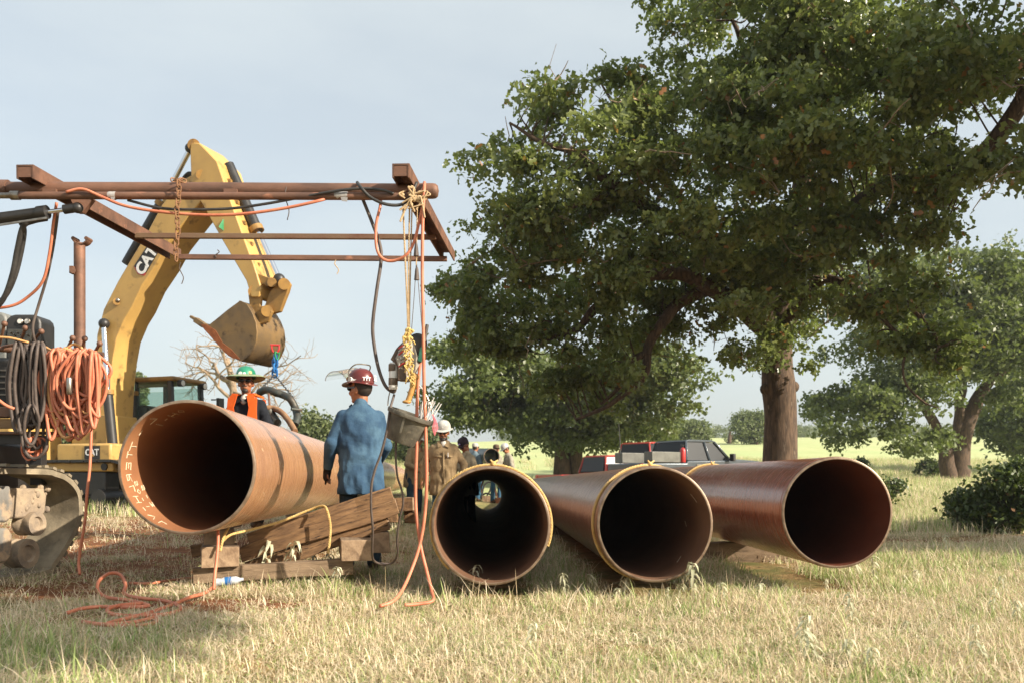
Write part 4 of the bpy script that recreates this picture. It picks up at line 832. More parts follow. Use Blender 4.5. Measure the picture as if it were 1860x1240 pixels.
for k in range(46):
    t = k / 45; v = 597 + 95 * t; u = 741 + 3.5 * math.sin(k * 1.3) + 4 * t; kr.tube(spline([at(u, v, 6.76), at(u + random.uniform(-7, 7), v + random.uniform(-4, 8), 6.75), at(u + random.uniform(-9, 9), v + random.uniform(2, 16), 6.77)], 4), .005 if t > .2 else .009, 5)
for v in (600, 612): kr.ball(at(741, v, 6.77), (.022, .02, .02), 10, 7)
tag(kr.build('rope_knot', mat('pale_yellow_rope', hexc('dcc07a'), hexc('c2a25c'), 30, .8), None, fix=False), 'frayed pale yellow rope knot tied round the tool bag', 'rope')

# loose orange hose on the ground
def groundhose(pts, r, label, mt=None):
    P = []
    for u, v, dz in pts:
        Y = F * EYE / (v - HOR) if dz == 0 else F * (EYE - dz) / (v - HOR); x = (u - CU) * Y / F; P.append(Vector((x, Y, max(dz, .012) + ground(x, Y) + .02)))
    m = MB(); m.tube(spline(P, 8), r, 8); return tag(m.build('hose', mt or ORANGE, None, ang=180, fix=False), label, 'hose')
groundhose([(122, 1116, 0), (150, 1105, 0.02), (185, 1102, 0.02), (230, 1103, .03), (270, 1100, .03), (230, 1090, .03), (195, 1085, .03), (178, 1072, .06), (180, 1055, .12), (198, 1042, .15), (218, 1044, .14), (228, 1062, .09), (226, 1078, .05), (250, 1086, .04), (300, 1092, .03), (328, 1104, .02), (310, 1114, 0.02), (260, 1118, 0.02), (210, 1116, .02), (195, 1108, .03), (215, 1100, .04), (260, 1096, .03)], .0125, 'orange hose piled in loops on the trampled grass')
groundhose([(150, 1132, 0), (190, 1134, 0.01), (240, 1130, .02), (270, 1124, .02), (282, 1122, .02), (280, 1132, .01), (250, 1137, 0.01), (205, 1136, 0.01), (200, 1130, .02), (260, 1116, .02), (310, 1100, .02), (345, 1085, .02), (370, 1078, .02), (388, 1066, .03)], .0125, 'orange hose trailing from the pile toward the raised pipe')
groundhose([(235, 1064, 0), (270, 1062, .01), (300, 1058, .01), (330, 1054, .01), (352, 1052, .01)], .011, 'short bit of orange hose half hidden in shaded grass')
hose([(396, 955, 6.9), (396, 985, 6.85), (393, 1020, 6.8), (390, 1045, 6.75), (388, 1070, 6.72)], .012, 'orange hose dropping from under the raised pipe to the grass', ORANGE)
hose([(166, 700, 7.3), (166, 760, 7.25), (165, 810, 7.22), (163, 850, 7.2), (158, 895, 7.2), (155, 940, 7.2), (148, 985, 7.2), (143, 1020, 7.2), (145, 1042, 7.15)], .011, 'single orange hose hanging straight down beside the muddy track', ORANGE)
m = MB(); q = at(405, 1064, 7.15); m.lathe([(0, 0), (.03, .003), (.033, .02), (.027, .05), (.034, .07), (.026, .1), (.033, .13), (.03, .16), (.013, .19), (.013, .21), (0, .21)], (q.x - .06, q.y, ground(q.x, q.y) + .06), (1, .3, .1), 14)
bt = m.build('plastic_bottle', mat('crumpled_clear_plastic', hexc('c8ccd0'), hexc('a0a8b0'), 30, .15), None); tag(bt, 'crumpled clear plastic bottle lying in the grass by the timber', 'bottle')
m = MB(); m.lathe([(.0335, .07), (.0345, .075), (.034, .115), (.033, .12)], (q.x - .06, q.y, ground(q.x, q.y) + .06), (1, .3, .1), 14); m.f = m.f[:-2]; m.m = m.m[:-2]; m.build('label', BLUEP, bt)
# ------------------------------------------------------------------ text helper
def text_mesh(s, size, extrude=.002, bold=.0):
    c = bpy.data.curves.new('t', 'FONT'); c.body = s; c.size = size; c.extrude = extrude; c.offset = bold; c.align_x = 'CENTER'; c.align_y = 'CENTER'
    o = bpy.data.objects.new('t', c); COL.objects.link(o); dg = bpy.context.evaluated_depsgraph_get(); me = bpy.data.meshes.new_from_object(o.evaluated_get(dg)); COL.objects.unlink(o); bpy.data.objects.remove(o)
    return me
def put_text(s, size, pos, xdir, ydir, mt, parent, name='lettering', extrude=.002, bold=0., sx=1.0):
    me = text_mesh(s, size, extrude, bold); me.materials.clear(); me.materials.append(mt); o = link(bpy.data.objects.new(name, me)); x = Vector(xdir).normalized(); y = Vector(ydir); y = (y - x * y.dot(x)).normalized(); z = x.cross(y)
    Mx = Matrix((x * sx, y, z)).transposed().to_4x4(); Mx.translation = Vector(pos) - WL[parent]; o.parent = parent; o.matrix_local = Mx; WL[o] = Vector(pos); return o
CATW = mat('white_lettering', (.8, .8, .78), None, rough=.4)

# ------------------------------------------------------------------ excavator
EX = Vector((-8.32, 19.5, 0)); EH = Vector((.95, -.312, 0)).normalized(); EN = Vector((-EH.y, EH.x, 0)) * 1.0   # EN: the machine's left, away from the camera
def ep(u, v, off=0.0):
    'photo pixel to the vertical plane through the boom, shifted sideways by off'
    o = EX + EN * off; nrm = EN; dr = Vector(((u - CU) / F, 1, (HOR - v) / F)); t = (o - Vector((0, 0, EYE))).dot(nrm) / dr.dot(nrm); return Vector((0, 0, EYE)) + dr * t
ex = empty('excavator', (EX.x, EX.y, ground(EX.x, EX.y)), 'large yellow tracked excavator with arched boom raised over the pipe', 'excavator')
HW = .36
# near side outlines traced on the near face, then thickened to the machine's width
bl = [(173, 800), (173, 700), (176, 608), (188, 562), (214, 511), (237, 472), (268, 421), (294, 372), (330, 328), (352, 316), (370, 322), (378, 338), (372, 358), (343, 392), (305, 441), (284, 480), (258, 519), (240, 558), (226, 581), (212, 614), (205, 653), (200, 698), (197, 760), (198, 800)]
m = MB(); m.prism([ep(u, v, -HW) for u, v in bl], EN * (2 * HW)); boom = m.build('boom', YEL, ex, bevel=.02, ang=25)
m = MB(); m.ball(ep(214, 546, -HW - .01), .055); m.build('pin', PLATED, boom)
for u, v, r_ in ((212, 548, .12), (365, 318, .16), (182, 790, .2)):
    m = MB(); m.cyl(ep(u, v, -HW - .04), ep(u, v, -HW + .01), r_ * .6, n=20); m.build('pin', YELD, boom)
st = [(352, 259), (346, 262), (345, 272), (347, 330), (362, 362), (401, 432), (447, 510), (456, 540), (470, 540), (474, 524), (461, 481), (444, 435), (412, 346), (394, 293), (362, 260)]
m = MB(); m.prism([ep(u, v, -HW * 1.12) for u, v in st], EN * (2.24 * HW)); stick = m.build('stick', YEL, ex, bevel=.02, ang=25)
m = MB(); m.cyl(ep(352, 264, -HW), ep(352, 264, HW), .12, n=20); m.build('pin', YELD, stick)
m = MB(); m.cyl(ep(463, 530, -HW), ep(463, 530, HW), .13, n=20); m.build('pin', YELD, stick)
m = MB(); q = ep(406, 409, -HW * 1.12 - .004); xd = (ep(416, 409, -HW * .82) - q).normalized(); m.box(q, (.14, .006, .18), Matrix((xd, EN, Vector((0, 0, 1)))).transposed() @ Matrix.Rotation(.6, 3, 'Y')); m.build('decal', GREENP, stick)
for k in range(5):
    m = MB(); u, v = 408 + k * 13, 330 + k * 38; m.box(ep(u + 8, v, -HW * .5), (.1, .14, .07)); m.build('hose_clamp', YELD, stick)
m = MB(); m.tube(spline([ep(u, v, -HW * .6) for u, v in ((392, 315), (412, 350), (432, 400), (448, 450), (462, 500))], 5), .03, 6); m.build('hydraulic_line', BLK, stick)
def ram(p0, p1, p2, r0, r1, name='cylinder'):
    m = MB(); m.cyl(p0, p1, r0, n=18); c = m.build(name, BLK, ex); m = MB(); m.cyl(p1, p1.lerp(p0, .07), r0 * 1.25, n=18); m.build('gland', YELD, c); m = MB(); m.cyl(p1, p2, r1, n=14); m.build('rod', CHROME, c)
    m = MB(); m.ball(p2, r1 * 2.0); m.build('rod_eye', BLK, c); return c
ram(ep(415, 300, 0), ep(468, 421, 0), ep(507, 508, 0), .11, .06, 'bucket_cylinder')
ram(ep(230, 480, .0), ep(296, 366, .0), ep(346, 270, 0), .11, .055, 'stick_cylinder')
ram(ep(207, 832, -HW - .22), ep(195, 708, -HW - .22), ep(189, 588, -HW - .10), .10, .055, 'boom_cylinder')
ram(ep(240, 820, HW + .2), ep(241, 710, HW + .2), ep(241, 600, HW + .1), .10, .055, 'boom_cylinder')
for o_ in (-HW * .9, HW * .9):
    m = MB(); m.prism([ep(u, v, o_ - .03) for u, v in ((446, 492), (455, 492), (497, 508), (496, 520), (486, 520), (452, 504), (446, 504))], EN * .06); m.build('tilt_link', YELD, ex, bevel=.01)
    m = MB(); m.prism([ep(u, v, o_ * .7 - .05) for u, v in ((508, 508), (520, 508), (526, 516), (522, 530), (508, 566), (486, 572), (478, 562), (490, 530))], EN * .1); m.build('power_link', YELD, ex, bevel=.015)
m = MB(); m.cyl(ep(516, 516, -HW * 1.1), ep(516, 516, HW * 1.1), .11, n=18); m.cyl(ep(485, 565, -HW * 1.1), ep(485, 565, HW * 1.1), .11, n=18); m.cyl(ep(494, 513, -HW * 1.1), ep(494, 513, HW * 1.1), .09, n=18); m.build('link_pins', YELD, ex)
m = MB(); m.tube(spline([ep(u, v, -HW * .2) for u, v in ((325, 360), (330, 330), (342, 315), (352, 320), (356, 345))], 6), .03, 7); m.tube(spline([ep(u, v, HW * .2) for u, v in ((330, 365), (338, 325), (350, 318), (360, 328), (362, 348))], 6), .03, 7); m.build('hydraulic_hoses', BLK, ex)
# bucket
BW = .50
bx_ = [(346, 574), (400, 578), (436, 542), (456, 541), (468, 580), (486, 577), (503, 580), (519, 595), (523, 613), (519, 636), (508, 652), (497, 659), (470, 660), (440, 656), (415, 646), (390, 620), (358, 583)]
sidep = [(392, 580), (414, 562), (436, 546), (448, 552), (458, 568), (465, 586), (467, 604), (465, 622), (458, 638), (448, 650), (438, 656), (415, 646), (390, 620), (372, 596)]
bkt = empty('bucket', ep(440, 660), None); bkt.parent = ex; bkt.location = WL[bkt] - WL[ex]
SCOOP = mat('worn_bucket_steel', hexc('8a6e45'), hexc('6b5a44'), 2.4, .55, .3, .2, 20, c3=hexc('4a3a2a'), s3=4, lo3=.55, hi3=.66)
CLAY = mat('red_clay_smear', hexc('9a5c36'), hexc('7d4628'), 7, .95, 0, .8, 12)
for s in (-1, 1):
    m = MB(); m.prism([ep(u, v, s * BW - .025) for u, v in sidep], EN * .05); m.build('side_plate', SCOOP, bkt, bevel=.008)
curve = [(434, 546), (448, 552), (458, 568), (465, 586), (467, 604), (465, 622), (458, 638), (448, 650), (438, 656), (415, 646), (390, 620), (358, 583)]
m = MB(); A = [ep(u, v, -BW) for u, v in curve]; cen = sum(A, Vector()) / len(A)
Bq = [a + (cen - a).normalized() * .05 for a in A]; k = len(A); vs = A + [a + EN * 2 * BW for a in A] + Bq + [b + EN * 2 * BW for b in Bq]
fs = []
for i in range(k - 1): fs += [(i, i + 1, k + i + 1, k + i), (2 * k + i, 3 * k + i, 3 * k + i + 1, 2 * k + i + 1), (i, 2 * k + i, 2 * k + i + 1, i + 1), (k + i, k + i + 1, 3 * k + i + 1, 3 * k + i)]
fs += [(0, k, 3 * k, 2 * k), (k - 1, 3 * k - 1, 4 * k - 1, 2 * k - 1)]
m.add(vs, fs); m.build('scoop', SCOOP, bkt, ang=35)
m = MB(); m.prism([ep(u, v, -BW - .03) for u, v in ((364, 588), (376, 590), (392, 600), (404, 622), (420, 634), (436, 652), (424, 651), (408, 640), (388, 617), (372, 600))], EN * .012); m.build('clay_smear', CLAY, bkt, bevel=.004)
for i in range(5):
    off = -BW + .06 + i * (2 * BW - .12) / 4; m = MB(); p = ep(372, 592, off); q = ep(347, 575, off); m.bar(p, q.lerp(p, .35), .13, .10); m.bar(q.lerp(p, .4), q, .09, .05); m.build('tooth', SCOOP, bkt, bevel=.01)
for s in (-.32, .32):
    m = MB(); m.prism([ep(u, v, s - .04) for u, v in ((450, 528), (466, 522), (474, 538), (472, 556), (488, 556), (494, 566), (486, 584), (466, 592), (456, 580))], EN * .08); m.build('bucket_ear', YELD, bkt, bevel=.012)
# boom logo
def quad(pts, off, nm, mt, par, lift=.006):
    m = MB(); m.prism([ep(u, v, off - lift) for u, v in pts], EN * lift * .8); return m.build(nm, mt, par, sm=False)
dc = quad([(243, 484), (266, 449), (288, 457), (262, 501), (250, 498)], -HW, 'logo_panel', BLK, boom, .008); quad([(243, 484), (250, 498), (262, 501), (265, 496), (252, 492)], -HW, 'logo_stripe', RED, boom, .010)
xd = ep(272, 462, -HW) - ep(256, 488, -HW); yd = ep(256, 470, -HW) - ep(262, 478, -HW)
put_text('CAT', .34, ep(266, 474, -HW - .018), xd, Vector((-xd.z * EH.x, -xd.z * EH.y, xd.dot(EH))), CATW, boom, 'lettering', .003, .012, .9)
# house
def E(r, n, z): return EX + EH * r + EN * n + Vector((0, 0, z + ground(EX.x, EX.y)))
RE = Matrix((EH, EN, Vector((0, 0, 1)))).transposed()
def ebox(r, n, z, size, name, mt, par=None, bevel=.03): m = MB(); m.box(E(r, n, z), size, RE); return m.build(name, mt, par or ex, bevel=bevel)
g0 = ground(EX.x, EX.y)
def ez(v, Y=18.6): return EYE + (HOR - v) * Y / F - g0
zb0, zb1 = ez(856), ez(807)
ebox(.58, -1.1, (ez(839) + zb1) / 2, (1.28, .7, zb1 - ez(839)), 'tool_box', YEL, bevel=.04)
sb = ebox(.42, -1.1, (zb0 + ez(840)) / 2, (1.75, .72, ez(840) - zb0), 'side_skirt', YEL, bevel=.03)
m = MB(); q = E(1.1, -1.46, ez(848)); m.cyl(q, q - EN * .03, .07, n=18); m.build('side_light', BLK, sb)
lp_ = E(.80, -1.455, (ez(839) + zb1) / 2); m = MB(); m.box(lp_ - EN * .0, (.36, .012, .25), RE); lg = m.build('logo_plate', BLK, ex)
put_text('CAT', .17, lp_ - EN * .009, EH, (0, 0, 1), CATW, lg, 'lettering', .002, .004, .95)
m = MB(); q = lp_ - EN * .013; m.prism([q + EH * -.05 + Vector((0, 0, -.075)), q + EH * .06 + Vector((0, 0, -.075)), q + EH * .005 + Vector((0, 0, -.02))], EN * -.003); m.build('logo_triangle', YEL, lg)
ebox(-2.2, -.75, ez(835) + .35, (2.0, 1.35, 1.5), 'engine_housing', YEL, bevel=.08)
ebox(-3.6, 0, ez(835) + .3, (1.0, 2.9, 1.5), 'counterweight', YEL, bevel=.15)
ebox(-1.6, .1, ez(850), (3.4, 2.9, .28), 'house_frame', BLK)
ebox(-.2, 0, ez(800), (.9, .9, 1.1), 'boom_foot', YEL)
for k in range(6): ebox(-1.9 + k * .1, -1.44, ez(800), (.05, .02, .3), 'vent_slat', BLK, bevel=.004)
# cab
cab = empty('cab', E(.2, 1.0, 1.2)); cab.parent = ex; cab.location = WL[cab] - WL[ex]
YC = 20.3
def cz(v): return EYE + (HOR - v) * YC / F - g0
z0, z1 = ez(850), cz(694)
r0_, r1_, n0, n1 = -.75, 1.05, .62, 1.62
CABY = YEL
for r_, n_ in ((r1_, n0), (r1_, n1), (r0_, n0), (r0_, n1), (.05, n0), (.05, n1)):
    m = MB(); m.bar(E(r_, n_, z0), E(r_ - (.10 if r_ == r1_ else 0), n_, z1), .09, .11, EH); m.build('pillar', BLK, cab, bevel=.015)
ebox(.13, 1.12, z1 + .03, (1.9, 1.14, .10), 'roof', YELD, cab, .04)
ebox(.13, 1.12, z0 + .3, (1.8, 1.05, .6), 'lower_wall', YEL, cab, .04)
ebox(-.35, n0, (z0 + z1) / 2 + .3, (.5, .05, (z1 - z0) * .75), 'rear_panel', YEL, cab, .02)
GLC = bpy.data.materials.new('tinted_cab_glass'); GLC.use_nodes = True; pb = GLC.node_tree.nodes['Principled BSDF']; pb.inputs['Base Color'].default_value = (.72, .86, .80, 1); pb.inputs['Roughness'].default_value = .03; pb.inputs['Transmission Weight'].default_value = .92; pb.inputs['IOR'].default_value = 1.1
for (r_, n_, sz) in ((.52, n0, (.85, .015, (z1 - z0) * .55)), (r1_ - .06, 1.12, (.015, .9, (z1 - z0) * .6)), (.52, n1, (.85, .015, (z1 - z0) * .55)), (-.35, n1, (.7, .015, (z1 - z0) * .5)), (r0_, 1.12, (.015, .9, (z1 - z0) * .4))):
    m = MB(); m.box(E(r_, n_, z0 + (z1 - z0) * .68), sz, RE); m.build('window', GLC, cab, sm=False)
for n_ in (.75, 1.5):
    m = MB(); q = E(r1_ + .02, n_, z1 - .06); m.cyl(q, q + EH * .1, .075, n=18); lm = m.build('work_light', BLK, cab); m = MB(); m.cyl(q + EH * .1, q + EH * .105, .06, n=18); m.build('lens', WHITE, lm)
m = MB(); m.tube([E(r1_ - .05, 1.68, cz(740)), E(r1_ + .3, 1.75, cz(738)), E(r1_ + .3, 1.75, cz(722)), E(r1_ + .12, 1.72, cz(722))], .018, 6); m.box(E(r1_ + .33, 1.75, cz(732)), (.06, .2, .3), RE); m.build('mirror', BLK, cab)
ebox(-.15, 1.12, z0 + .95, (.5, .5, .9), 'seat', BLK, cab, .08)
# tracks
for s in (-1, 1):
    tr = empty('track', E(-1, s * 1.25, 0)); tr.parent = ex; tr.location = WL[tr] - WL[ex]
    hgt = 1.0; lg_ = 2.35; P = []
    for i in range(44):
        t = i / 44 * (4 * lg_ * .9 + 2 * math.pi * .48); 
    loop = []
    for k in range(15): loop.append((-lg_ + 2 * lg_ * k / 15, .03))
    for k in range(7): a = -math.pi / 2 + math.pi * k / 7; loop.append((lg_ + .45 * math.cos(a), .48 + .45 * math.sin(a)))
    for k in range(15): loop.append((lg_ - 2 * lg_ * k / 15, .93))
    for k in range(7): a = math.pi / 2 + math.pi * k / 7; loop.append((-lg_ + .45 * math.cos(a), .48 + .45 * math.sin(a)))
    for i, (r_, z_) in enumerate(loop):
        r2, z2 = loop[(i + 1) % len(loop)]; p = E(r_ - 1.0, s * 1.25, z_); q = E(r2 - 1.0, s * 1.25, z2); m = MB(); m.bar(p.lerp(q, .04), p.lerp(q, .96), .7, .05, (q - p).cross(EN)); m.build('track_shoe', BLK, tr, sm=False)
    m = MB(); m.box(E(-1, s * 1.25, .5), (4.2, .4, .45), RE); m.build('track_frame', BLK, tr, bevel=.03)
    for k in range(6):
        m = MB(); m.cyl(E(-3.0 + k * .8, s * 1.25 - .28, .22), E(-3.0 + k * .8, s * 1.25 + .28, .22), .17, n=16); m.build('roller', BLK, tr)
ebox(-1, 0, .75, (2.2, 2.0, .45), 'undercarriage', BLK, bevel=.05)

# lifting tackle hanging from the bucket
def shackle(u, v, Y, mt, label, sz=.05, rot=0):
    m = MB(); P = [Vector((math.cos(t) * sz * .6, 0, math.sin(t) * sz)) for t in [math.pi * (-.1 + 1.2 * i / 14) for i in range(15)]]; c = at(u, v, Y); Rm = Matrix.Rotation(rot, 3, 'Z') @ Matrix.Rotation(math.pi, 3, 'Y')
    m.tube([c + Rm @ p for p in P], sz * .17, 8); m.cyl(c + Rm @ Vector((-sz * .8, 0, -sz * .3)), c + Rm @ Vector((sz * .8, 0, -sz * .3)), sz * .17, n=8); return tag(m.build('shackle', mt, None), label, 'shackle')
Yk = 13.9
shackle(500, 630, Yk, RED, 'red shackle pinned to the back of the excavator bucket', .09, .2)
shackle(503, 643, Yk, GREENP, 'green shackle linked below the red one', .08, 1.2)
bh = empty('sling_hook', at(499, 676, Yk), 'blue hook and links carrying the pipe tongs chains', 'hook')
for i in range(4):
    m = MB(); link_mesh(m, at(500 - i * .3, 650 + i * 9, Yk), Vector((0, 0, 1)), Vector((1, 0, 0)) if i % 2 else Vector((.2, 1, 0)).normalized(), .03, .035, .016); m.build('link', BLUEP, bh)
for (u1, v1), nm in (((470, 710), 'left'), ((533, 722), 'right')):
    cc = empty('chain', at(u1, v1, Yk - 1.2), 'thin dark chain running from the blue hook to the %s arm of the tongs' % ('upper' if nm == 'left' else 'curved'), 'chain')
    for i in range(16):
        t = (i + .5) / 16; q = at(499 + (u1 - 499) * t, 680 + (v1 - 680) * t, Yk - 1.2 * t); dr = (at(u1, v1, Yk - 1.2) - at(499, 680, Yk)).normalized(); m = MB(); link_mesh(m, q, dr, dr.cross(Vector((0, 1, .3)) if i % 2 else Vector((.3, .2, 1))).normalized(), .014, .014, .006); m.build('chain_link', BLK, cc)
tg = empty('pipe_tongs', at(520, 780, 12.4), 'dark curved pipe tongs standing over the raised pipe', 'lifting tongs')
def arc(pts, r, mt, nm, n=10): m = MB(); m.tube(spline([at(*p) for p in pts], 6), r, n); return m.build(nm, mt, tg, fix=False)
OXB = mat('oxidised_steel', hexc('544b42'), hexc('3c4a48'), 8, .55, .5, .3); WORN = mat('worn_tan_rubber', hexc('9a7a5a'), hexc('7a5a40'), 8, .7, 0, .3)
arc([(471, 712, 12.7), (485, 707, 12.6), (500, 712, 12.5), (515, 717, 12.5), (527, 724, 12.4), (536, 740, 12.4), (540, 757, 12.3), (536, 771, 12.2)], .05, OXB, 'upper_jaw')
arc([(457, 756, 11.6), (468, 747, 11.6), (482, 741, 11.5), (497, 741, 11.5), (511, 748, 11.4), (522, 760, 11.3), (530, 772, 11.2), (536, 783, 11.1)], .036, WORN, 'lower_jaw')
arc([(488, 745, 11.5), (495, 756, 11.5), (503, 768, 11.4)], .06, OXB, 'pad'); arc([(490, 740, 11.6), (488, 715, 11.8)], .014, RUSTY, 'pin'); arc([(529, 742, 12.2), (548, 744, 12.3)], .02, OXB, 'release_bar')

# ------------------------------------------------------------------ welding tractor on the left
TM = Vector((.25, .968, 0)).normalized(); TN = Vector((TM.y, -TM.x, 0))       # TM forward (away), TN to its right
T0 = at(78, 1052, 7.79); T0.z = 0
def tp(u, v, off=0.0):
    o = T0 + TN * off; dr = Vector(((u - CU) / F, 1, (HOR - v) / F)); t = o.dot(TN) / dr.dot(TN); return Vector((0, 0, EYE)) + dr * t
gt = ground(T0.x, T0.y)
tt = empty('welding_tractor', (T0.x, T0.y, gt), 'muddy tracked welding tractor with timber deck and hose racks', 'tractor')
outer = [(50, 850), (104, 856), (130, 869), (146, 891), (150, 917), (148, 943), (131, 982), (104, 1024), (78, 1052)]
O = [tp(u, v) for u, v in outer]
rear = Vector((O[0].x, O[0].y, O[0].z)) - TM * 2.0; O = [rear] + O
low = T0 + Vector((0, 0, gt + .01)); O[-1] = low; O += [low - TM * .9 , low - TM * 1.9, low - TM * 2.35 + Vector((0, 0, .35)), low - TM * 2.4 + Vector((0, 0, .75)), rear - TM * .25 - Vector((0, 0, .1))]
loop = spline(O + [O[0]], 7)[:-1]
BWID = .44; trk = empty('track', low); trk.parent = tt; trk.location = WL[trk] - WL[tt]
cenr = sum(loop, Vector()) / len(loop)
m = MB(); k = len(loop); vs = []
def inward(i): d = (loop[(i + 1) % k] - loop[i - 1]).normalized(); n = d.cross(TN); n = n if n.dot(cenr - loop[i]) > 0 else -n; return n
IN = [inward(i) for i in range(k)]
for p, n in zip(loop, IN): vs += [p, p - TN * BWID, p + n * .045 - TN * BWID, p + n * .045]
fs = []
for i in range(k):
    j = (i + 1) % k
    for a in range(4): b = (a + 1) % 4; fs.append((i * 4 + a, i * 4 + b, j * 4 + b, j * 4 + a))
m.add(vs, fs); m.build('belt', DIRTR, trk, ang=50)
lug = 0
acc = 0
for i in range(k):
    acc += (loop[i] - loop[i - 1]).length
    if acc > .085:
        acc = 0; d = (loop[(i + 1) % k] - loop[i - 1]).normalized(); m = MB(); c = loop[i] - IN[i] * .014
        m.add([c - TN * .01 + d * .03, c - TN * .01 - d * .02, c - TN * (BWID * .5) - d * .0, c - TN * (BWID * .5) + d * .05, c - TN * .01 + d * .025 - IN[i] * .022, c - TN * .01 - d * .015 - IN[i] * .022, c - TN * (BWID * .5) + d * .005 - IN[i] * .022, c - TN * (BWID * .5) + d * .045 - IN[i] * .022], [(0, 1, 2, 3), (7, 6, 5, 4), (0, 4, 5, 1), (1, 5, 6, 2), (2, 6, 7, 3), (3, 7, 4, 0)]); m.build('tread_lug', DIRTR, trk, sm=False)
GREYST = mat('muddy_grey_steel', hexc('8f8c86'), hexc('6b6862'), 5, .7, .2, .3, c3=hexc('b09a80'), s3=6, lo3=.5, hi3=.62)
for (u0, v0, u1, v1, off, dep, mt, nm) in ((-60, 884, 86, 941, -.10, .3, MUD, 'track_frame'), (-60, 880, 27, 948, -.06, .10, GREYST, 'frame_plate'), (-80, 956, 24, 1022, -.02, .10, GREYST, 'roller_bracket')):
    a = tp(u0, v0, off); b = tp(u1, v1, off); m = MB(); poly = [tp(u0, v0, off), tp(u1 - 8, v0 + 2, off), tp(u1, v0 + 14, off), tp(u1 - 3, v1 - 10, off), tp(u1 - 14, v1, off), tp(u0, v1, off)]; m.prism(poly, -TN * dep); m.build(nm, mt, trk, bevel=.02)
STEELW = mat('worn_roller_steel', hexc('8f887c'), hexc('6a6258'), 9, .5, .5, .3)
mudm = MB()
for i in range(60): q = tp(random.uniform(30, 86), random.uniform(884, 935), -.10 - random.random() * .1); mudm.ball(q, random.uniform(.012, .035), 7, 5)
o = mudm.build('mud_lumps', MUD, trk); o['kind'] = 'stuff'
for u, v, r_ in ((52, 950, .10), (36, 1004, .12), (-40, 1010, .17), (-110, 1010, .17)):
    c = tp(u, v, -.12); m = MB(); m.lathe([(.02, -.09), (r_ * .55, -.09), (r_ * .6, -.08), (r_, -.08), (r_, -.02), (r_ * .9, 0), (r_ * .9, .02), (r_, .04), (r_, .09), (r_ * .6, .09), (r_ * .5, .07), (.02, .07)], c, TN, 26); m.build('roller', MUD, trk, ang=30)
# deck
zd = zrow(766, 7.6)
DKW = tp(172, 748, .1)
def T(f, r, z): return Vector((T0.x, T0.y, 0)) + TM * f + TN * r + Vector((0, 0, z))
RT = Matrix((TM, TN, Vector((0, 0, 1)))).transposed()
def tbox(f, r, z, size, nm, mt, par=None, bevel=.008): m = MB(); m.box(T(f, r, z), size, RT); return m.build(nm, mt, par or tt, bevel=bevel)
# rear edge of the deck faces the camera: boards run side to side in front of the rack
def board(u0, v0, u1, v1, Y0, Y1, ht, dp, nm, mt): m = MB(); m.bar(at(u0, v0, Y0), at(u1, v1, Y1), dp, ht); return m.build(nm, mt, tt, bevel=.006, sm=False)
board(-120, 749, 172, 749, 7.42, 7.42, .075, .16, 'deck_edge_beam', RUSTY)
DECKW = mat('deck_planks', hexc('9c7f5c'), hexc('7a6046'), 4, .8, 0, .5, 14, stretch=(1.2, 8, 8))
board(-120, 769, 113, 769, 7.40, 7.40, .075, .06, 'deck_plank', DECKW)
board(-120, 786, 100, 786, 7.42, 7.42, .022, .12, 'angle_iron', RUSTY)
board(-120, 797, 60, 797, 7.46, 7.46, .08, .04, 'under_beam', BLK)
for k in range(6): m = MB(); m.bar(at(-120, 742.5, 7.5 + k * .17), at(168 - k * 1.5, 742.5, 7.5 + k * .17), .155, .03); m.build('deck_plank', DECKW, tt, bevel=.005, sm=False)
for u in (-20, 70): m = MB(); m.bar(at(u, 790, 8.1), at(u, 880, 8.1), .1, .1, (0, 1, 0)); m.build('deck_leg', BLK, tt, bevel=.005, sm=False)
m = MB(); m.box(at(-60, 850, 8.4), (1.0, .9, .45)); m.build('machine_body', BLK, tt, bevel=.04)
# rest post
m = MB(); m.cyl(at(145, 742, 7.9), at(144.5, 442, 7.9), .046, n=24); m.build('rest_post', RUSTY, tt)
m = MB(); c = at(144.5, 432, 7.855); P = [c + Vector((math.sin(a) * .055, 0, -math.cos(a) * .045)) for a in [R(-85 + 170 * i / 12) for i in range(13)]]
m.prism(P + [c + (p - c) * 1.22 for p in reversed(P)], (0, .09, 0))
for s in (0, -1): m.cyl(P[s] - Vector((0, .003, 0)), P[s] + Vector((0, .093, 0)), .016, n=12)
m.build('saddle', RUSTY, tt)
m = MB(); m.box(at(132, 491, 7.85), (.03, .06, .06)); m.cyl(at(132, 491, 7.80), at(132, 491, 7.84), .025, n=14); m.build('post_lug', RUSTY, tt)
# rack bar with ball ended hooks
m = MB(); m.tube([at(-80, 628, 7.45), at(85, 640, 7.45), at(188, 644, 7.45)], .022, 12); m.build('rack_bar', RUSTY, tt)
for u, v in ((-40, 640), (88, 645)): m = MB(); m.bar(at(u, v, 7.48), at(u, 742, 7.48), .05, .05, (0, 1, 0)); m.build('rack_post', RUSTY, tt, sm=False)
for (u0, v0, um, vm, u1, v1) in ((-6, 640, 2, 615, 8, 588), (5, 630, 34, 622, 46, 596), (60, 628, 66, 612, 75, 602), (118, 650, 124, 630, 132, 614), (138, 643, 149, 633, 154, 615), (166, 645, 174, 636, 181, 624)):
    m = MB(); m.tube(spline([at(u0, v0, 7.42), at(um, vm, 7.30), at(u1, v1, 7.22)], 5), .012, 10); h = m.build('hook', RUSTY, tt); m = MB(); m.ball(at(u1, v1, 7.22), .023, 16, 10); m.build('hook_ball', RUSTY, h)
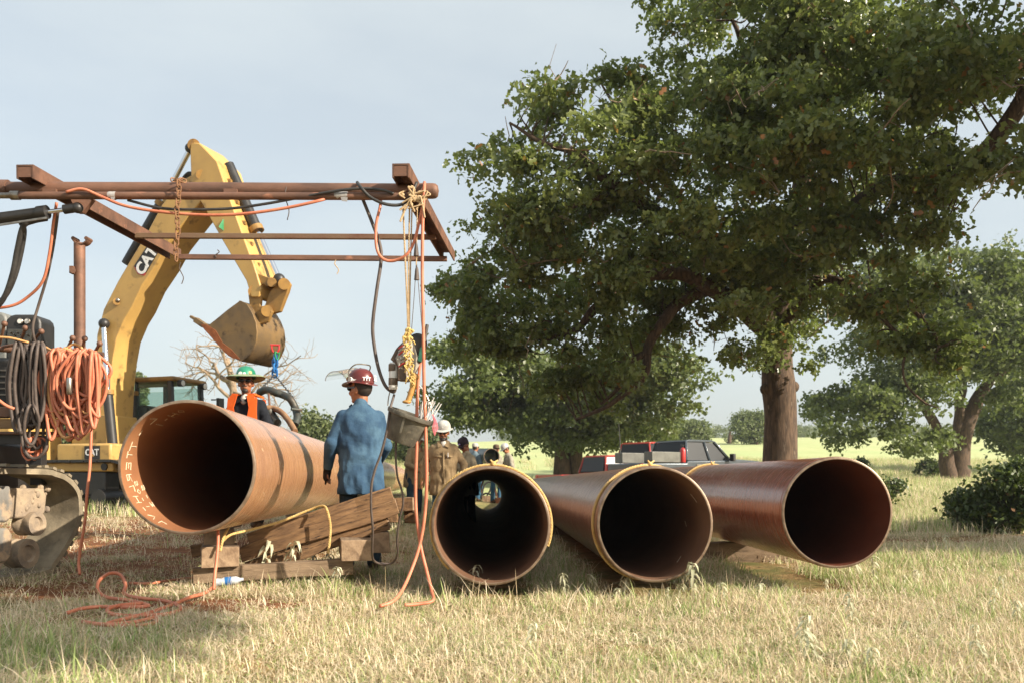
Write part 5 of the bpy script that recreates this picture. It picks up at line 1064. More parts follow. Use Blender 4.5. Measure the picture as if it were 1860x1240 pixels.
# console with gauges
cs = empty('gauge_console', at(35, 640, 7.75)); cs.parent = tt; cs.location = WL[cs] - WL[tt]
def roundtop(u0, u1, vt, vb, rad): return [at(u0, vb, 7.75)] + [at(u0 + rad - rad * math.cos(R(a)), vt + rad - rad * math.sin(R(a)), 7.75) for a in (0, 30, 60, 90)] + [at(u1 - rad + rad * math.sin(R(a)), vt + rad - rad * math.cos(R(a)), 7.75) for a in (0, 30, 60, 90)] + [at(u1, vb, 7.75)]
m = MB(); m.prism(roundtop(10, 74, 571, 745, 16), (0, .25, 0)); m.build('cowl', BLK, cs, bevel=.02)
m = MB(); m.prism(roundtop(-40, 12, 566, 745, 14), (0, .22, 0)); m.build('side_cover', mat('grey_cover', hexc('7d7f7c'), hexc('5f605c'), 5, .5), cs, bevel=.02)
for u in (37, 50):
    m = MB(); q = at(u, 584, 7.745); m.lathe([(.0, 0), (.024, 0), (.027, .008), (.022, .014), (.0, .012)], q, (0, -1, 0), 18); gg = m.build('gauge', PLATED, cs); m = MB(); m.cyl(q + Vector((0, -.013, 0)), q + Vector((0, -.0145, 0)), .018, n=16); m.build('dial', WHITE, gg)
m = MB(); m.box(at(36, 612, 7.735), (.2, .02, .13)); m.build('panel', mat('grey_panel', hexc('8b877c'), hexc('5f5b52'), 9, .5, .4), cs, bevel=.006)
for k in range(6): m = MB(); q = at(22 + k * 6, 606 + 4 * (k % 2), 7.72); m.cyl(q, q + Vector((.0, -.03, .01)), .006, n=8); m.build('switch', PLATED, cs)
wm = MB(); wm.box(at(45, 700, 7.9), (.55, .45, .42)); wo = wm.build('welding_machine', BLK, None, bevel=.03); tag(wo, 'black welding machine on the tractor deck behind the hanging cables', 'welding machine')
for k in range(5): m = MB(); m.box(at(12, 672 + 11 * k, 7.66), (.16, .01, .012)); m.build('vent_slat', PLATED, wo)
# hanging coils
def coil(uc, vt, n, wpx, hmin, hmax, r, Y, mt, label, mats2=None, group=None, sway=4):
    root = empty('cable_coil' if mt is CABLE else 'hose_coil', at(uc, vt + hmax, Y), label, 'cable' if mt is CABLE else 'hose', group)
    for i in range(n):
        a = random.uniform(-1, 1); w1 = wpx * random.uniform(.35, 1); h = random.uniform(hmin, hmax); yy = Y - random.uniform(0, .14); du = a * wpx * .25; s1, s2 = random.uniform(-sway, sway), random.uniform(-sway, sway)
        pts = [(uc + du - 3, vt + random.uniform(-3, 5), yy), (uc + du - w1 * .34, vt + h * .12, yy - .03), (uc + du - w1 * .5 + s1, vt + h * .45, yy - .02), (uc + du - w1 * .42 + s2, vt + h * .8, yy), (uc + du + s1, vt + h, yy), (uc + du + w1 * .42 + s2, vt + h * .78, yy + .02), (uc + du + w1 * .5 - s1, vt + h * .4, yy), (uc + du + w1 * .3, vt + h * .1, yy - .02), (uc + du + 3, vt + random.uniform(-3, 5), yy)]
        m = MB(); P = spline([at(*p) for p in pts], 6); m.tube(P, r, 7, False); m.build('loop', (mats2 if mats2 and random.random() < .25 else mt), root, ang=180, fix=False)
coil(46, 622, 13, 62, 120, 165, .0135, 7.36, CABLE, 'thick bundle of grey brown welding cable looped over the rack hooks', sway=3)
coil(66, 622, 5, 30, 110, 150, .0135, 7.30, CABLE, 'smaller bundle of grey cable looped over the rack hook with the dark hose', sway=2)
coil(57, 735, 3, 44, 70, 95, .012, 7.30, CABLE, 'low drooping loops of grey cable hanging below the deck edge', sway=2)
coil(116, 634, 17, 66, 100, 168, .0125, 7.34, ORANGE, 'thick tangle of orange hose looped over the middle rack hooks', YCORD, sway=11)
coil(148, 636, 15, 60, 80, 162, .0125, 7.30, ORANGE, 'tangle of orange and yellow hose looped over the end rack hooks', YCORD, sway=12)
coil(172, 640, 4, 26, 90, 140, .012, 7.26, ORANGE, 'few loose orange hose loops hanging on the last rack hook', sway=5)
hose([(-10, 612, 7.2), (20, 614, 7.2), (52, 622, 7.22)], .009, 'yellow cord stretched across the gauge console', YCORD, 'cord', name='cord')
hose([(82, 630, 7.3), (95, 636, 7.26), (115, 634, 7.26), (135, 625, 7.26), (148, 632, 7.26), (156, 650, 7.28), (156, 668, 7.28), (145, 672, 7.28), (138, 660, 7.28)], .010, 'yellow cord lying along the top of the hose rack', YCORD, 'cord', name='cord')
hose([(103, 368, 6.92), (97, 405, 6.95), (90, 460, 7.0), (78, 510, 7.05), (50, 540, 7.1), (20, 556, 7.1), (-30, 562, 7.1)], .011, 'brown orange hose curving down from the frame to the console', ORANGE)
hose([(106, 380, 7.0), (98, 440, 7.1), (86, 500, 7.15), (70, 555, 7.2), (60, 590, 7.2), (62, 615, 7.22), (70, 640, 7.3)], .011, 'dark hose hanging from the frame down to the rack hook', CABLE)
hose([(85, 397, 6.9), (60, 402, 6.9), (42, 412, 6.9), (32, 450, 6.95), (22, 500, 7.0), (5, 545, 7.05), (-25, 575, 7.1)], .02, 'thick black hydraulic hose curving down from the cylinder', RUB)
hose([(38, 405, 6.92), (44, 420, 6.94), (38, 460, 6.98), (26, 505, 7.02), (8, 540, 7.06), (-20, 560, 7.1)], .018, 'second thick black hydraulic hose beside the cylinder hose', RUB)
hose([(-10, 720, 7.1), (10, 735, 7.1), (26, 742, 7.12)], .012, 'short orange hose crossing in front of the welding machine', ORANGE)
coil(64, 792, 6, 42, 24, 44, .008, 7.42, ORANGE, 'small copper coloured coil hanging under the deck above the track', sway=2)
hose([(42, 748, 7.28), (40, 790, 7.26), (44, 815, 7.26), (56, 830, 7.26), (70, 830, 7.26), (84, 812, 7.26), (86, 780, 7.28), (82, 752, 7.3)], .012, 'long grey cable loop hanging below the deck nearly to the track', CABLE, 'cable', name='cable')
m = MB(); m.lathe([(.016, 0), (.022, .01), (.022, .12), (.016, .13)], at(126, 716, 7.12), (0, 0, 1), 14); tag(m.build('hose_coupling', PLATED), 'shiny steel coupling hanging among the orange hoses', 'coupling')
# ------------------------------------------------------------------ people
def remeshed(mb, voxel, it=4, fac=.5):
    me = mb.mesh('tmp'); o = link(bpy.data.objects.new('tmp', me)); r_ = o.modifiers.new('r', 'REMESH'); r_.mode = 'VOXEL'; r_.voxel_size = voxel
    s = o.modifiers.new('s', 'SMOOTH'); s.iterations = it; s.factor = fac
    dg = bpy.context.evaluated_depsgraph_get(); out_ = bpy.data.meshes.new_from_object(o.evaluated_get(dg)); bpy.data.objects.remove(o); return out_
def place(me, name, mt, M, parent):
    me.transform(M); og = WL[parent]; me.transform(Matrix.Translation(-og)); me.materials.clear(); me.materials.append(mt); me.polygons.foreach_set('use_smooth', [True] * len(me.polygons)); me.update(); me.name = name
    o = link(bpy.data.objects.new(name, me)); o.parent = parent; WL[o] = og; return o
SKIN = mat('skin', hexc('a8704e'), hexc('96603f'), 14, .5); SKIN2 = mat('tanned_skin', hexc('9c6646'), hexc('885438'), 14, .5)
def cloth(name, c1, c2, sc=9, bump=.5): return mat(name, hexc(c1), hexc(c2), sc, .9, 0, bump, 14, c3=tuple(x * .8 for x in hexc(c2)), s3=70, lo3=.5, hi3=.8, spec=.2)
DENIM = mat('denim_shirt', hexc('3e5a72'), hexc('304860'), 4, .9, 0, 1.0, 16, c3=hexc('67889a'), s3=2.2, lo3=.5, hi3=.85, spec=.2); TAN = cloth('tan_work_shirt', '9a8464', '7d6a4e', 5, .9); TANL = cloth('pale_tan_shirt', 'a8987c', '8f8068'); GREYS = cloth('grey_beige_shirt', 'a09a8c', '86806f')
JEANS = cloth('blue_jeans', '4f7890', '385a72', 5, .9); JEANSD = cloth('dark_jeans', '34454f', '26333b'); NAVY = cloth('navy_shirt', '23262c', '191b20'); ORV = cloth('orange_vest', 'ea6a2a', 'd85a22', 5, .4); SILV = mat('reflective_tape', hexc('a8a49a'), hexc('8f8c84'), 20, .4)
WHT = cloth('white_tee', 'cfc9c0', 'b8b2a8'); BOOT = mat('leather_boot', hexc('5a4430'), hexc('43321f'), 9, .7); GLOVE = cloth('leather_glove', 'a8875c', '8a6a44'); HAIR = mat('dark_hair', (.02, .014, .01), (.035, .025, .018), 40, .6); SHADES = mat('black_sunglasses', (.008, .008, .008), None, rough=.12, spec=.6)
HGREEN = mat('green_hard_hat', hexc('2f8a6a'), hexc('257458'), 9, .35, coat=.3); HBRIM = mat('straw_sun_brim', hexc('8f9c78'), hexc('788464'), 12, .6); HMAR = mat('maroon_hard_hat', hexc('6b2a26'), hexc('581f1c'), 12, .3, coat=.4); HWHITE = mat('white_hard_hat', hexc('c8c6be'), hexc('b0aea6'), 9, .4); CAPD = cloth('dark_cap', '3a3034', '2c2428'); CAPB = cloth('brown_cap', '6a5a48', '54463a'); CAPW = cloth('white_cap', 'c0bdb6', 'a8a49c')
VIS = bpy.data.materials.new('clear_visor'); VIS.use_nodes = True; pb = VIS.node_tree.nodes['Principled BSDF']; pb.inputs['Base Color'].default_value = (.9, .92, .93, 1); pb.inputs['Roughness'].default_value = .08; pb.inputs['Transmission Weight'].default_value = .9; pb.inputs['IOR'].default_value = 1.08; pb.inputs['Alpha'].default_value = .55
def person(u, Y, yaw, Hm, label, shirt, pants, hat, skin=SKIN, lean=0.0, hyaw=0.0, hpitch=0.0, arms=None, vest=None, beard=False, shades=True, gloves=None, vox=.012, tee=False, z=None, legs=None, bulk=1.0, pocket=False, tails=.08):
    x = (u - CU) * Y / F; g = ground(x, Y) if z is None else z; k = Hm / 1.78
    root = empty('person', (x, Y, g), label, 'person'); M = Matrix.Translation((x, Y, g)) @ Matrix.Rotation(yaw, 4, 'Z') @ Matrix.Scale(k, 4)
    V = Vector; pel = V((0, 0, .94))
    Lr = Matrix.Rotation(lean, 3, 'X')
    def up(p): return pel + Lr @ (V(p) - pel)
    A = {'sl': (.152, .01, 1.39), 'el': (.25, .03, 1.15), 'wl': (.27, -.05, .90), 'sr': (-.152, .01, 1.39), 'er': (-.25, .03, 1.15), 'wr': (-.27, -.05, .90)}
    A.update(arms or {}); A = {q: up(p) for q, p in A.items()}
    G = {'hl': (.10, 0, .92), 'kl': (.115, -.02, .50), 'al': (.12, .02, .09), 'hr': (-.10, 0, .92), 'kr': (-.115, -.02, .50), 'ar': (-.12, .02, .09)}; G.update(legs or {}); G = {q: V(p) for q, p in G.items()}
    hc_ = up((0, -.02, 1.645)); Rh = Lr @ Matrix.Rotation(hyaw, 3, 'Z') @ Matrix.Rotation(hpitch, 3, 'X')
    def H(p): return hc_ + Rh @ V(p)
    # body: one continuous skin surface
    b = MB(); b.caps(up((0, .0, 1.0)), .12, up((0, .0, 1.4)), .11); b.caps(up((0, .005, 1.42)), .058, H((0, .02, -.08)), .055)
    b.ball(H((0, .01, .02)), (.078, .098, .105), 18, 12, Rh); b.ball(H((0, -.028, -.055)), (.062, .068, .066), 14, 10, Rh); b.ball(H((0, -.075, -.098)), (.028, .022, .022), 10, 8, Rh)
    b.caps(H((0, -.092, .015)), .012, H((0, -.110, -.022)), .016, 4); b.ball(H((0, -.088, -.062)), (.026, .014, .013), 10, 8, Rh); b.ball(H((0, -.084, .03)), (.062, .022, .018), 12, 8, Rh)
    for s in (-1, 1): b.ball(H((s * .08, .015, -.012)), (.012, .022, .034), 8, 8, Rh); b.ball(H((s * .045, -.07, -.03)), (.025, .025, .025), 8, 8, Rh)
    for s, q in ((1, 'l'), (-1, 'r')):
        b.caps(A['s' + q], .05, A['e' + q], .042); b.caps(A['e' + q], .04, A['w' + q], .028); b.caps(G['h' + q], .07, G['k' + q], .05); b.caps(G['k' + q], .05, G['a' + q], .035)
        w_ = A['w' + q]; f = (w_ - A['e' + q]).normalized(); sd = f.cross(V((s, 0, 0.2))).normalized(); sd = sd if sd.length else V((0, 1, 0)); nm = f.cross(sd)
        pm = w_ + f * .05; b.caps(w_, .028, pm + f * .03, .030, 4)
        for j in (-1.5, -.5, .5, 1.5): b.ball(pm + sd * j * .017 + f * .03, .014, 8, 6)
        for j, ln in ((-1.5, .062), (-.5, .074), (.5, .070), (1.5, .055)):
            r0 = pm + sd * j * .019 + f * .038; mid = r0 + f * ln * .55 + nm * .012 * s; tip = mid + f * ln * .35 + nm * .03 * s; b.caps(r0, .0095, mid, .009, 5); b.caps(mid, .009, tip, .0075, 4)
        t0 = w_ + f * .03 - sd * .028; b.caps(t0, .012, t0 + f * .03 - sd * .022 + nm * .012 * s, .010, 4); b.caps(t0 + f * .03 - sd * .022 + nm * .012 * s, .010, t0 + f * .058 - sd * .02 + nm * .028 * s, .008, 4)
    place(remeshed(b, min(vox, .0075) if vox < .016 else .012, 2, .4), 'body', skin, M, root)
    # shirt
    c = MB(); bu = bulk
    prof_ = [(.76 - tails, .186, .130), (.80 - tails, .190, .136), (.90, .182, .136), (1.02, .172, .128), (1.15, .176, .130), (1.28, .188, .134), (1.36, .190, .126), (1.42, .172, .108), (1.465, .12, .088), (1.50, .075, .07)]
    zz_ = np.linspace(prof_[0][0], prof_[-1][0], 42); rx_ = np.interp(zz_, [q[0] for q in prof_], [q[1] for q in prof_]); ry_ = np.interp(zz_, [q[0] for q in prof_], [q[2] for q in prof_]); vs_ = []; nn_ = 40; sd_ = random.random() * 50
    for z_, a_, b_ in zip(zz_, rx_, ry_):
        for j in range(nn_):
            t = 2 * math.pi * j / nn_; ca, sa_ = math.cos(t), math.sin(t); am = .020 * min(1, (1.44 - z_) / .2) if z_ < 1.44 else 0
            ds = am * (1 - 2.2 * abs(mnoise.noise((ca * 2.6 + z_ * 1.6 + sd_, sa_ * 2.6, z_ * 5.2)))) + am * .6 * mnoise.noise((ca * 5 + sd_, sa_ * 5 + z_ * 3, z_ * 9)); e_ = .82
            vs_.append(up((math.copysign(abs(ca) ** e_, ca) * (a_ * bu + ds), .01 + math.copysign(abs(sa_) ** e_, sa_) * (b_ * bu + ds), z_)))
    c.add(vs_, [(i * nn_ + j, i * nn_ + (j + 1) % nn_, (i + 1) * nn_ + (j + 1) % nn_, (i + 1) * nn_ + j) for i in range(41) for j in range(nn_)] + [tuple(range(nn_))[::-1], tuple(range(41 * nn_, 42 * nn_))])
    c.caps(up((0, .012, 1.46)), .074, up((0, .018, 1.505)), .066, 3)
    for q in 'lr':
        c.caps(A['s' + q], .069 * bu, A['e' + q], .058); c.caps(A['e' + q], .064, A['w' + q] - (A['w' + q] - A['e' + q]).normalized() * .03, .046); sh = A['s' + q]; c.ball(sh, .07 * bu)
        dd = (A['e' + q] - A['s' + q]); 
        for t in (.55, .75, .95): c.ball(A['s' + q].lerp(A['e' + q], t) + V(rng.normal(size=3)) * .007, .062)
        for t in (.1, .35, .6): c.ball(A['e' + q].lerp(A['w' + q], t) + V(rng.normal(size=3)) * .008, .062 - .02 * t)
    sh_ = place(remeshed(c, vox, 3, .5), 'shirt', shirt, M, root)
    # trousers
    t_ = MB(); t_.ball((0, .01, .90), (.165, .125, .11), 18, 10)
    for q in 'lr': t_.caps(G['h' + q], .098, G['k' + q], .075); t_.caps(G['k' + q], .074, G['a' + q] + V((0, 0, .0)), .068)
    for i in range(14): q = random.choice('lr'); p = G['k' + q].lerp(G['a' + q], random.random()) + V((random.uniform(-.06, .06), random.uniform(-.06, .06), 0)); t_.caps(p, .014, p + V((random.uniform(-.05, .05), 0, .04)), .01, 3)
    place(remeshed(t_, vox * 1.15, 3, .5), 'trousers', pants, M, root)
    for q in 'lr':
        bo = MB(); a_ = G['a' + q]; bo.caps(a_ + V((0, 0, .06)), .056, a_ + V((0, .02, -.03)), .05); bo.caps(a_ + V((0, .02, -.045)), .045, a_ + V((0, -.15, -.055)), .038); bo.ball(a_ + V((0, -.12, -.05)), (.05, .07, .04)); place(remeshed(bo, .014, 2), 'boot', BOOT, M, root)
    def part(mb, nm, mt, sm=True): o = mb.build(nm, mt, None, sm=sm, origin=(0, 0, 0)); me_ = o.data; COL.objects.unlink(o); bpy.data.objects.remove(o); return place(me_, nm, mt, M, root)
    if gloves:
        for q in 'lr':
            w_ = A['w' + q]; f = (w_ - A['e' + q]).normalized(); gl = MB(); gl.caps(w_ - f * .03, .045, w_ + f * .03, .036, 4); gl.caps(w_ + f * .03, .04, w_ + f * .10, .034, 4)
            sd = f.cross(V((1, 0, .2))).normalized()
            for j in (-1.5, -.5, .5, 1.5): gl.caps(w_ + f * .09 + sd * j * .018, .014, w_ + f * .15 + sd * j * .019 + V((0, -.02, 0)), .012, 4)
            gl.caps(w_ + f * .04 - sd * .03, .016, w_ + f * .09 - sd * .055, .013, 4); place(remeshed(gl, .009, 2), 'glove', gloves, M, root)
    # collar, tee, pockets
    co = MB()
    for s in (-1, 1): co.prism([up((s * .015, -.125, 1.44)), up((s * .075, -.06, 1.52)), up((s * .10, -.05, 1.50)), up((s * .085, -.13, 1.405))], Lr @ V((0, -.010, 0)))
    part(co, 'collar', shirt)
    if tee: q = MB(); q.ball(up((0, -.055, 1.445)), (.055, .06, .075), 14, 10, Lr); part(q, 'tee_shirt', WHT)
    if pocket:
        for s in (-1, 1): q = MB(); q.box(up((s * .085, -.135 * bulk - .004, 1.27)), (.11, .012, .03), Lr); part(q, 'pocket_flap', shirt, False)
        q = MB(); q.box(up((0, -.143 * bulk, 1.1)), (.028, .012, .5), Lr); part(q, 'placket', shirt, False)
        q = MB(); q.cyl(up((.07, -.15 * bulk, 1.26)), up((.07, -.15 * bulk, 1.33)), .006, n=8); part(q, 'pen', WHITE)
    if vest:
        v_ = MB()
        for s in (-1, 1):
            pts_ = [(.055, 1.50), (.12, 1.51), (.17, 1.47), (.175, 1.30), (.185, 1.0), (.05, 1.0), (.055, 1.2), (.09, 1.36)]
            F_ = [up((s * a, -.115 - .035 * (zz < 1.42) - .02 * math.sqrt(max(0, 1 - (a / .2) ** 2)), zz)) for a, zz in pts_]; v_.prism(F_, Lr @ V((0, -.012, 0)))
        v_.prism([up((s_, .135, zz)) for s_, zz in ((-.17, 1.46), (.17, 1.46), (.18, 1.0), (-.18, 1.0))], Lr @ V((0, .012, 0)))
        for s in (-1, 1): v_.prism([up((s * .06, -.115, 1.50)), up((s * .13, -.115, 1.505)), up((s * .15, .14, 1.47)), up((s * .06, .14, 1.49))], Lr @ V((0, 0, .02)))
        vo = part(v_, 'vest', vest)
        for s in (-1, 1): q = MB(); q.prism([up((s * a, -.165 + (.03 if zz > 1.42 else 0), zz)) for a, zz in ((.115, 1.49), (.15, 1.48), (.155, 1.02), (.12, 1.02))], Lr @ V((0, -.008, 0))); part(q, 'reflective_strip', SILV)
        q = MB(); q.box(up((.10, -.185, 1.17)), (.07, .012, .06), Lr); part(q, 'badge', BLUEP, False); q = MB(); q.box(up((.10, -.187, 1.13)), (.075, .012, .035), Lr); part(q, 'badge', WHITE, False)
    if shades:
        q = MB()
        for s in (-1, 1): q.ball(H((s * .036, -.098, .012)), (.033, .012, .021), 12, 8, Rh); q.bar(H((s * .068, -.088, .018)), H((s * .084, .01, .012)), .006, .012)
        q.bar(H((-.014, -.104, .018)), H((.014, -.104, .018)), .008, .008); part(q, 'sunglasses', SHADES)
    if beard:
        q = MB(); q.ball(H((0, -.082, -.102)), (.036, .026, .026), 12, 8, Rh)
        if beard == 2: q.ball(H((0, -.04, -.085)), (.064, .06, .046), 14, 10, Rh)
        q.ball(H((0, -.098, -.048)), (.034, .012, .008), 10, 6, Rh); part(q, 'beard', HAIR)
    q = MB(); q.ball(H((0, .03, .025)), (.083, .09, .10), 16, 10, Rh); part(q, 'hair', HAIR)
    kind, hm = hat; up_ = Rh @ V((0, 0, 1))
    def ringed(prof, o_, n=28, sx=1., sy=1.12):
        h_ = MB(); vs = []
        for r_, z_ in prof:
            for j in range(n): a = 2 * math.pi * j / n; vs.append(H(V(o_) + V((math.cos(a) * r_ * sx, math.sin(a) * r_ * sy, z_ + (0 if r_ < .14 else .012 * math.cos(2 * a))))))
        h_.add(vs, [(i * n + j, i * n + (j + 1) % n, (i + 1) * n + (j + 1) % n, (i + 1) * n + j) for i in range(len(prof) - 1) for j in range(n)]); return h_
    if kind in ('hard', 'sun', 'visor'):
        h_ = ringed([(.112, .0), (.113, .02), (.110, .05), (.100, .085), (.082, .112), (.055, .130), (.025, .138), (.0, .14)], (0, .005, .055)); hs = part(h_, 'hat_shell', hm)
        h_ = MB(); h_.tube([H((0, -.115, .09)), H((0, -.08, .155)), H((0, .0, .19)), H((0, .085, .16)), H((0, .12, .09))], .012, 8); part(h_, 'hat_ridge', hm)
        if kind == 'sun': h_ = ringed([(.11, .012), (.16, .004), (.195, -.008), (.218, -.02), (.219, -.024), (.195, -.013), (.16, -.002), (.11, .004)], (0, 0, .072)); part(h_, 'brim', HBRIM)
        else: h_ = ringed([(.112, .006), (.14, -.002), (.152, -.008), (.152, -.013), (.14, -.008), (.110, .0)], (0, -.008, .055)); part(h_, 'brim', hm)
        for s, (px, py, pz, rr, mt_) in enumerate(((-.045, -.108, .09, .022, WHITE), (.06, -.098, .10, .018, YCORD), (.0, -.12, .085, .016, WHITE), (-.10, -.03, .09, .025, WHITE), (.10, .02, .09, .022, WHITE))):
            if kind == 'hard': break
            q = MB(); dv = V((px, py, 0)).normalized(); q.cyl(H((px * 1.0, py * 1.0, pz)), H((px * 1.0 + dv.x * .008, py + dv.y * .008, pz + .003)), rr, n=16); part(q, 'sticker', mt_)
        if kind == 'visor':
            q = MB(); n = 15; vs = []
            for i in range(n):
                a = R(-85 + 170 * i / (n - 1)); d_ = V((math.sin(a), -math.cos(a), 0)); vs += [H((math.sin(a) * .135, -.05, .085 + .12 * math.cos(a))), H((math.sin(a) * .15, -.29, .075 + .11 * math.cos(a)))]
            q.add(vs, [(2 * i, 2 * i + 1, 2 * i + 3, 2 * i + 2) for i in range(n - 1)]); part(q, 'visor', VIS)
            q = MB(); q.tube(spline([H((-.13, .0, .06)), H((-.135, -.02, .15)), H((-.10, .03, .215)), H((0, .08, .22)), H((.10, .03, .215)), H((.135, -.02, .15)), H((.13, 0, .06))], 6), .006, 6); part(q, 'visor_frame', PLATED)
            q = MB(); q.tube([vs[i * 2 + 1] for i in range(n)], .004, 5); part(q, 'visor_edge', PLATED)
            for s in (-1, 1): q = MB(); q.cyl(H((s * .118, -.01, .085)), H((s * .132, -.01, .085)), .022, n=14); part(q, 'visor_pivot', WHITE)
    else:
        h_ = ringed([(.096, -.01), (.098, .03), (.092, .065), (.07, .095), (.035, .108), (0, .11)], (0, .012, .045), sy=1.12); part(h_, 'cap_crown', hm)
        bl_ = MB(); bl_.prism([H((math.sin(R(a)) * .085, -.085 - math.cos(R(a)) * .075, .038 - .01 * math.cos(R(a)))) for a in range(-90, 91, 15)], Rh @ V((0, 0, .006))); part(bl_, 'cap_bill', hm)
        if hm is CAPD: q = MB(); q.box(H((0, -.103, .085)), (.06, .008, .026), Rh); part(q, 'cap_patch', mat('lilac_patch', hexc('b8a0e0'), None, rough=.6), False)
    return root, H, M
rt_, Hh, Mh = person(655, 8.75, math.pi + .25, 1.84, 'worker from behind in denim shirt and maroon hard hat with raised visor', DENIM, JEANSD, ('visor', HMAR), hyaw=.75, arms={'el': (.265, .02, 1.14), 'wl': (.285, -.14, .93), 'er': (-.23, -.04, 1.14), 'wr': (-.20, -.24, 1.02)}, gloves=cloth('dark_glove', '3a3330', '2a2522'), vox=.010, tails=.06, bulk=1.04)
for s, sz, off in (('25', .075, (-.055, .115, .10)), ('TYT', .045, (.055, .118, .085))):
    p = Mh @ Hh(off); c = Mh @ Hh((0, .0, off[2])); nn = (p - c).normalized(); xd = Vector((0, 0, 1)).cross(nn); put_text(s, sz, p + nn * .012, xd, (0, 0, 1), CATW, rt_, 'hat_lettering', .002, .001)
person(450, 11.2, -.1, 1.86, 'worker in orange vest and green wide brimmed hard hat behind the raised pipe', NAVY, JEANSD, ('sun', HGREEN), SKIN2, lean=.05, hyaw=.25, hpitch=-.12, vest=ORV, beard=True, tee=True, vox=.011, arms={'el': (.27, -.06, 1.16), 'wl': (.22, -.28, 1.10), 'er': (-.27, -.06, 1.16), 'wr': (-.22, -.26, 1.06)}, z=.27)
person(806, 14.9, .05, 1.80, 'bearded worker in white hard hat and open tan shirt walking past the pipes', TAN, JEANS, ('hard', HWHITE), SKIN2, lean=.05, hpitch=.18, hyaw=-.15, beard=2, tee=True, pocket=True, vox=.012, bulk=1.12, gloves=GLOVE, arms={'el': (.31, .03, 1.16), 'wl': (.33, -.10, .92), 'er': (-.31, .05, 1.16), 'wr': (-.33, .02, .90)}, legs={'kl': (.13, -.16, .52), 'al': (.13, -.06, .13), 'kr': (-.11, .06, .5), 'ar': (-.11, .26, .12)}, tails=.1)
person(850, 17.2, -.75, 1.72, 'worker in dark cap with lilac patch and pale tan shirt, head bowed', TANL, JEANSD, ('cap', CAPD), SKIN2, lean=.12, hpitch=.5, vox=.015, arms={'el': (.30, -.05, 1.15), 'wl': (.20, -.22, 1.0), 'er': (-.30, -.05, 1.15), 'wr': (-.2, -.22, 1.0)})
person(752, 17.5, .9, 1.72, 'worker in tan shirt half hidden behind the hanging orange hoses', TAN, JEANSD, ('hard', HWHITE), lean=.15, hpitch=.3, vox=.016, arms={'el': (.30, -.08, 1.15), 'wl': (.15, -.28, 1.05), 'er': (-.30, -.08, 1.15), 'wr': (-.15, -.28, 1.05)})
person(863, 29.6, 2.6, 1.82, 'distant worker in white cap and blue grey shirt behind the dark pipe', cloth('blue_grey_shirt', '6f8088', '5a6a72'), JEANS, ('cap', CAPW), vox=.018)
person(901, 29.8, .5, 1.84, 'distant worker in brown cap and sunglasses beside the dark pipe end', GREYS, JEANS, ('cap', CAPB), SKIN2, vox=.018)
person(927, 29.3, -1.2, 1.84, 'distant worker in grey beige shirt and white hard hat looking down', GREYS, JEANSD, ('hard', HWHITE), vox=.018, lean=.18, hpitch=.4, arms={'el': (.29, -.03, 1.15), 'wl': (.26, -.15, .93), 'er': (-.29, -.05, 1.15), 'wr': (-.22, -.2, .98)})
person(868, 34, .3, 1.75, 'worker in blue overalls seen through the bore of the pipe', JEANS, JEANS, ('hard', HWHITE), vox=.02)
# clutter seen through the bore
for i, pts_ in enumerate((((874, 905, 31), (880, 880, 31), (892, 875, 31), (900, 890, 31), (898, 905, 31)), ((866, 906, 31.3), (884, 895, 31.2), (905, 907, 31)), ((895, 870, 31), (890, 890, 31), (880, 906, 31)))):
    hose(pts_, .03, ('black hose arching behind the far end of the pipe', 'black hose lying low behind the far end of the pipe', 'thin black hose leaning behind the far end of the pipe')[i], RUB)
timber(at(876, 905, 30.4), at(892, 905, 30.4), .3, .2, 'pale block on the ground behind the far end of the pipe', WOODE, None)

# dark coated pipe farther back on a stand
cp = empty('coated_pipe', at(880, 870, 30), 'dark teal coated pipe held high among the distant workers', 'pipe'); pa = at(893, 828, 29.2); pz = at(853, 826, 33.5)
m = MB(); dd = (pz - pa).normalized(); Lp = (pz - pa).length; m.lathe([(.25, .0), (.25, Lp), (.232, Lp), (.232, .0)], pa, dd, 40); m.f = m.f[:-2]; m.m = m.m[:-2]; m.build('tube', TEAL, cp, fix=False)
m = MB(); m.lathe([(.252, .002), (.252, -.004), (.231, -.004), (.231, .002)], pa, dd, 40); m.f = m.f[:-2]; m.m = m.m[:-2]; m.build('rim', RIM, cp, fix=False)
for t in (.15, .8):
    q = pa.lerp(pz, t); g = ground(q.x, q.y); m = MB()
    for s in (-1, 1): m.bar((q.x + s * .35, q.y, g), (q.x, q.y, q.z - .24), .06, .06, (0, 1, 0))
    m.build('stand', RUSTY, cp, sm=False)

